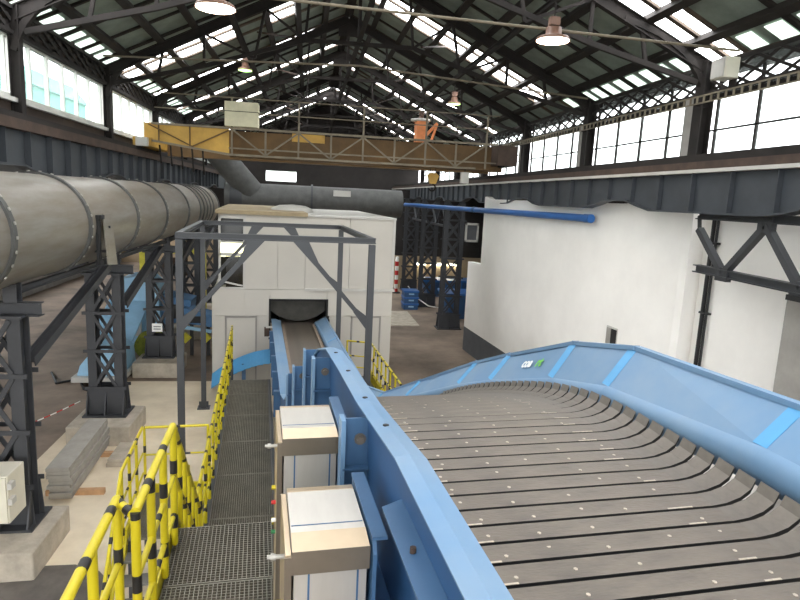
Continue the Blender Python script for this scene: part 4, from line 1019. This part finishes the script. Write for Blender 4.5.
part('beam', MB().beam((-7.3, 28, 3.4), (-4.5, 28, 3.4), .2, .2), 'machine_yellow', t)
part('panel', MB().box(-6.4, -5.3, 28.1, 28.15, 2.3, 3.1), 'rust', t)
t = thing('white_tank', 'white rounded tank behind the blue machine', 'tank', (-6.4, 26.8, 0))
part('shell', MB().lathe((-6.4, 26.8, 1.2), [(0, 1.2), (.4, 1.15), (.6, .95), (.6, -.9), (.4, -1.1), (0, -1.2)], 22), 'white_paint', t)
part('lid', MB().lathe((-6.4, 26.8, 2.36), [(0, .1), (.2, .1), (.22, 0)], 16), 'panel_trim', t)

# ------------------------------------------------------------------ far right: crates, container, marker post, glowing strips standing in for window glow
for k in range(3):
    t = thing('blue_crate', ['lowest blue crate of the small stack by the far column', 'middle blue crate of the small stack by the far column', 'topmost blue crate of the small stack by the far column'][k], 'crate', (5.85, 33.4, k*.36), group='stacked blue crates')
    z = k*.36
    part('body', MB().box(5.5, 6.3, 33.0, 33.9, z, z+.33), 'blue_deep', t)
    part('rim', MB().box(5.46, 6.34, 32.96, 33.94, z+.27, z+.36), 'blue_pipe', t)
    part('grip', MB().box(5.75, 6.05, 32.95, 32.97, z+.14, z+.22), 'machine_blue', t)
t = thing('blue_skip', 'long dark blue steel skip standing between far columns', 'skip', (9.0, 38.6, 0))
part('tub', MB().prism([(7.9, 0), (10.8, 0), (11.2, 1.0), (7.5, 1.0)], 37.8, 39.4), 'blue_deep', t)
part('rim', MB().box(7.45, 11.25, 37.75, 39.45, .96, 1.08), 'blue_pipe', t)
for x in (8.2, 9.1, 10.0): part('rib', MB().box(x, x+.08, 37.72, 37.8, .1, .98), 'blue_pipe', t)
t = thing('blue_skip', 'dark blue steel skip close behind the lattice column at the white wall', 'skip', (8.6, 31.5, 0))
part('tub', MB().prism([(7.6, 0), (9.4, 0), (9.7, 1.3), (7.3, 1.3)], 30.6, 32.4), 'blue_deep', t)
part('rim', MB().box(7.25, 9.75, 30.55, 32.45, 1.26, 1.36), 'blue_pipe', t)
t = thing('marker_post', 'red and white striped marker post on the far floor', 'post', (6.6, 40.3, 0))
mb = MB()
for k in range(8): mb.tube((5.9, 39.0, k*.3), (5.9, 39.0, k*.3+.3), .12, 12, mi=k % 2)
part('stem', mb, ['red', 'white_paint'], t); part('foot', MB().lathe((5.9, 39.0, 0), [(.3, 0), (.3, .05), (.1, .1)], 14), 'black', t)
for k, x in enumerate((7.9, 9.1, 10.3)):  # glowing strips added in place of windows and their reflected glow
    t = thing('glow_strip', 'glowing strip standing in for window glow on the low tan wall '+['above the marker post end', 'between the two other glowing strips', 'above the long dark blue skip'][k], 'lamp', (x, 41.4, 1.7), group='glowing strips on the tan wall')
    part('tube', MB().tube((x-.42, 41.45, 1.72), (x+.42, 41.45, 1.72), .05, 8), 'strip_glow', t); part('batten', MB().box(x-.46, x+.46, 41.47, 41.6, 1.76, 1.84), 'panel_trim', t)  # tube and batten only give the added glow a shape
t = thing('wall_fan', 'small pale framed ventilator fixed on the lattice column at the white wall', 'ventilator', (7.6, 28.0, 4.4))
part('frame', MB().box(7.46, 8.1, 27.95, 28.1, 5.1, 5.2).box(7.46, 8.1, 27.95, 28.1, 4.3, 4.4).box(7.46, 7.54, 27.95, 28.1, 4.3, 5.2).box(8.02, 8.1, 27.95, 28.1, 4.3, 5.2), 'panel_trim', t)
part('grille', MB().box(7.54, 8.02, 28.02, 28.06, 4.4, 5.1), 'grey_base', t)
solo('barrier_chain', MB().path([(6.2, 36.0, .9), (6.4, 33.5, .55), (6.5, 31.0, .6), (6.9, 28.9, .85)], .03, 6), 'panel_trim', 'slack pale barrier chain strung between the far right columns', 'chain', (6.5, 32.5, .5))
o = solo('floor_slab_patch', MB().box(2.2, 5.6, 28.6, 32.4, 0, .03), 'plinth', 'pale concrete patch on the floor behind the enclosure near the crates', 'floor patch', (4, 30.5, 0))
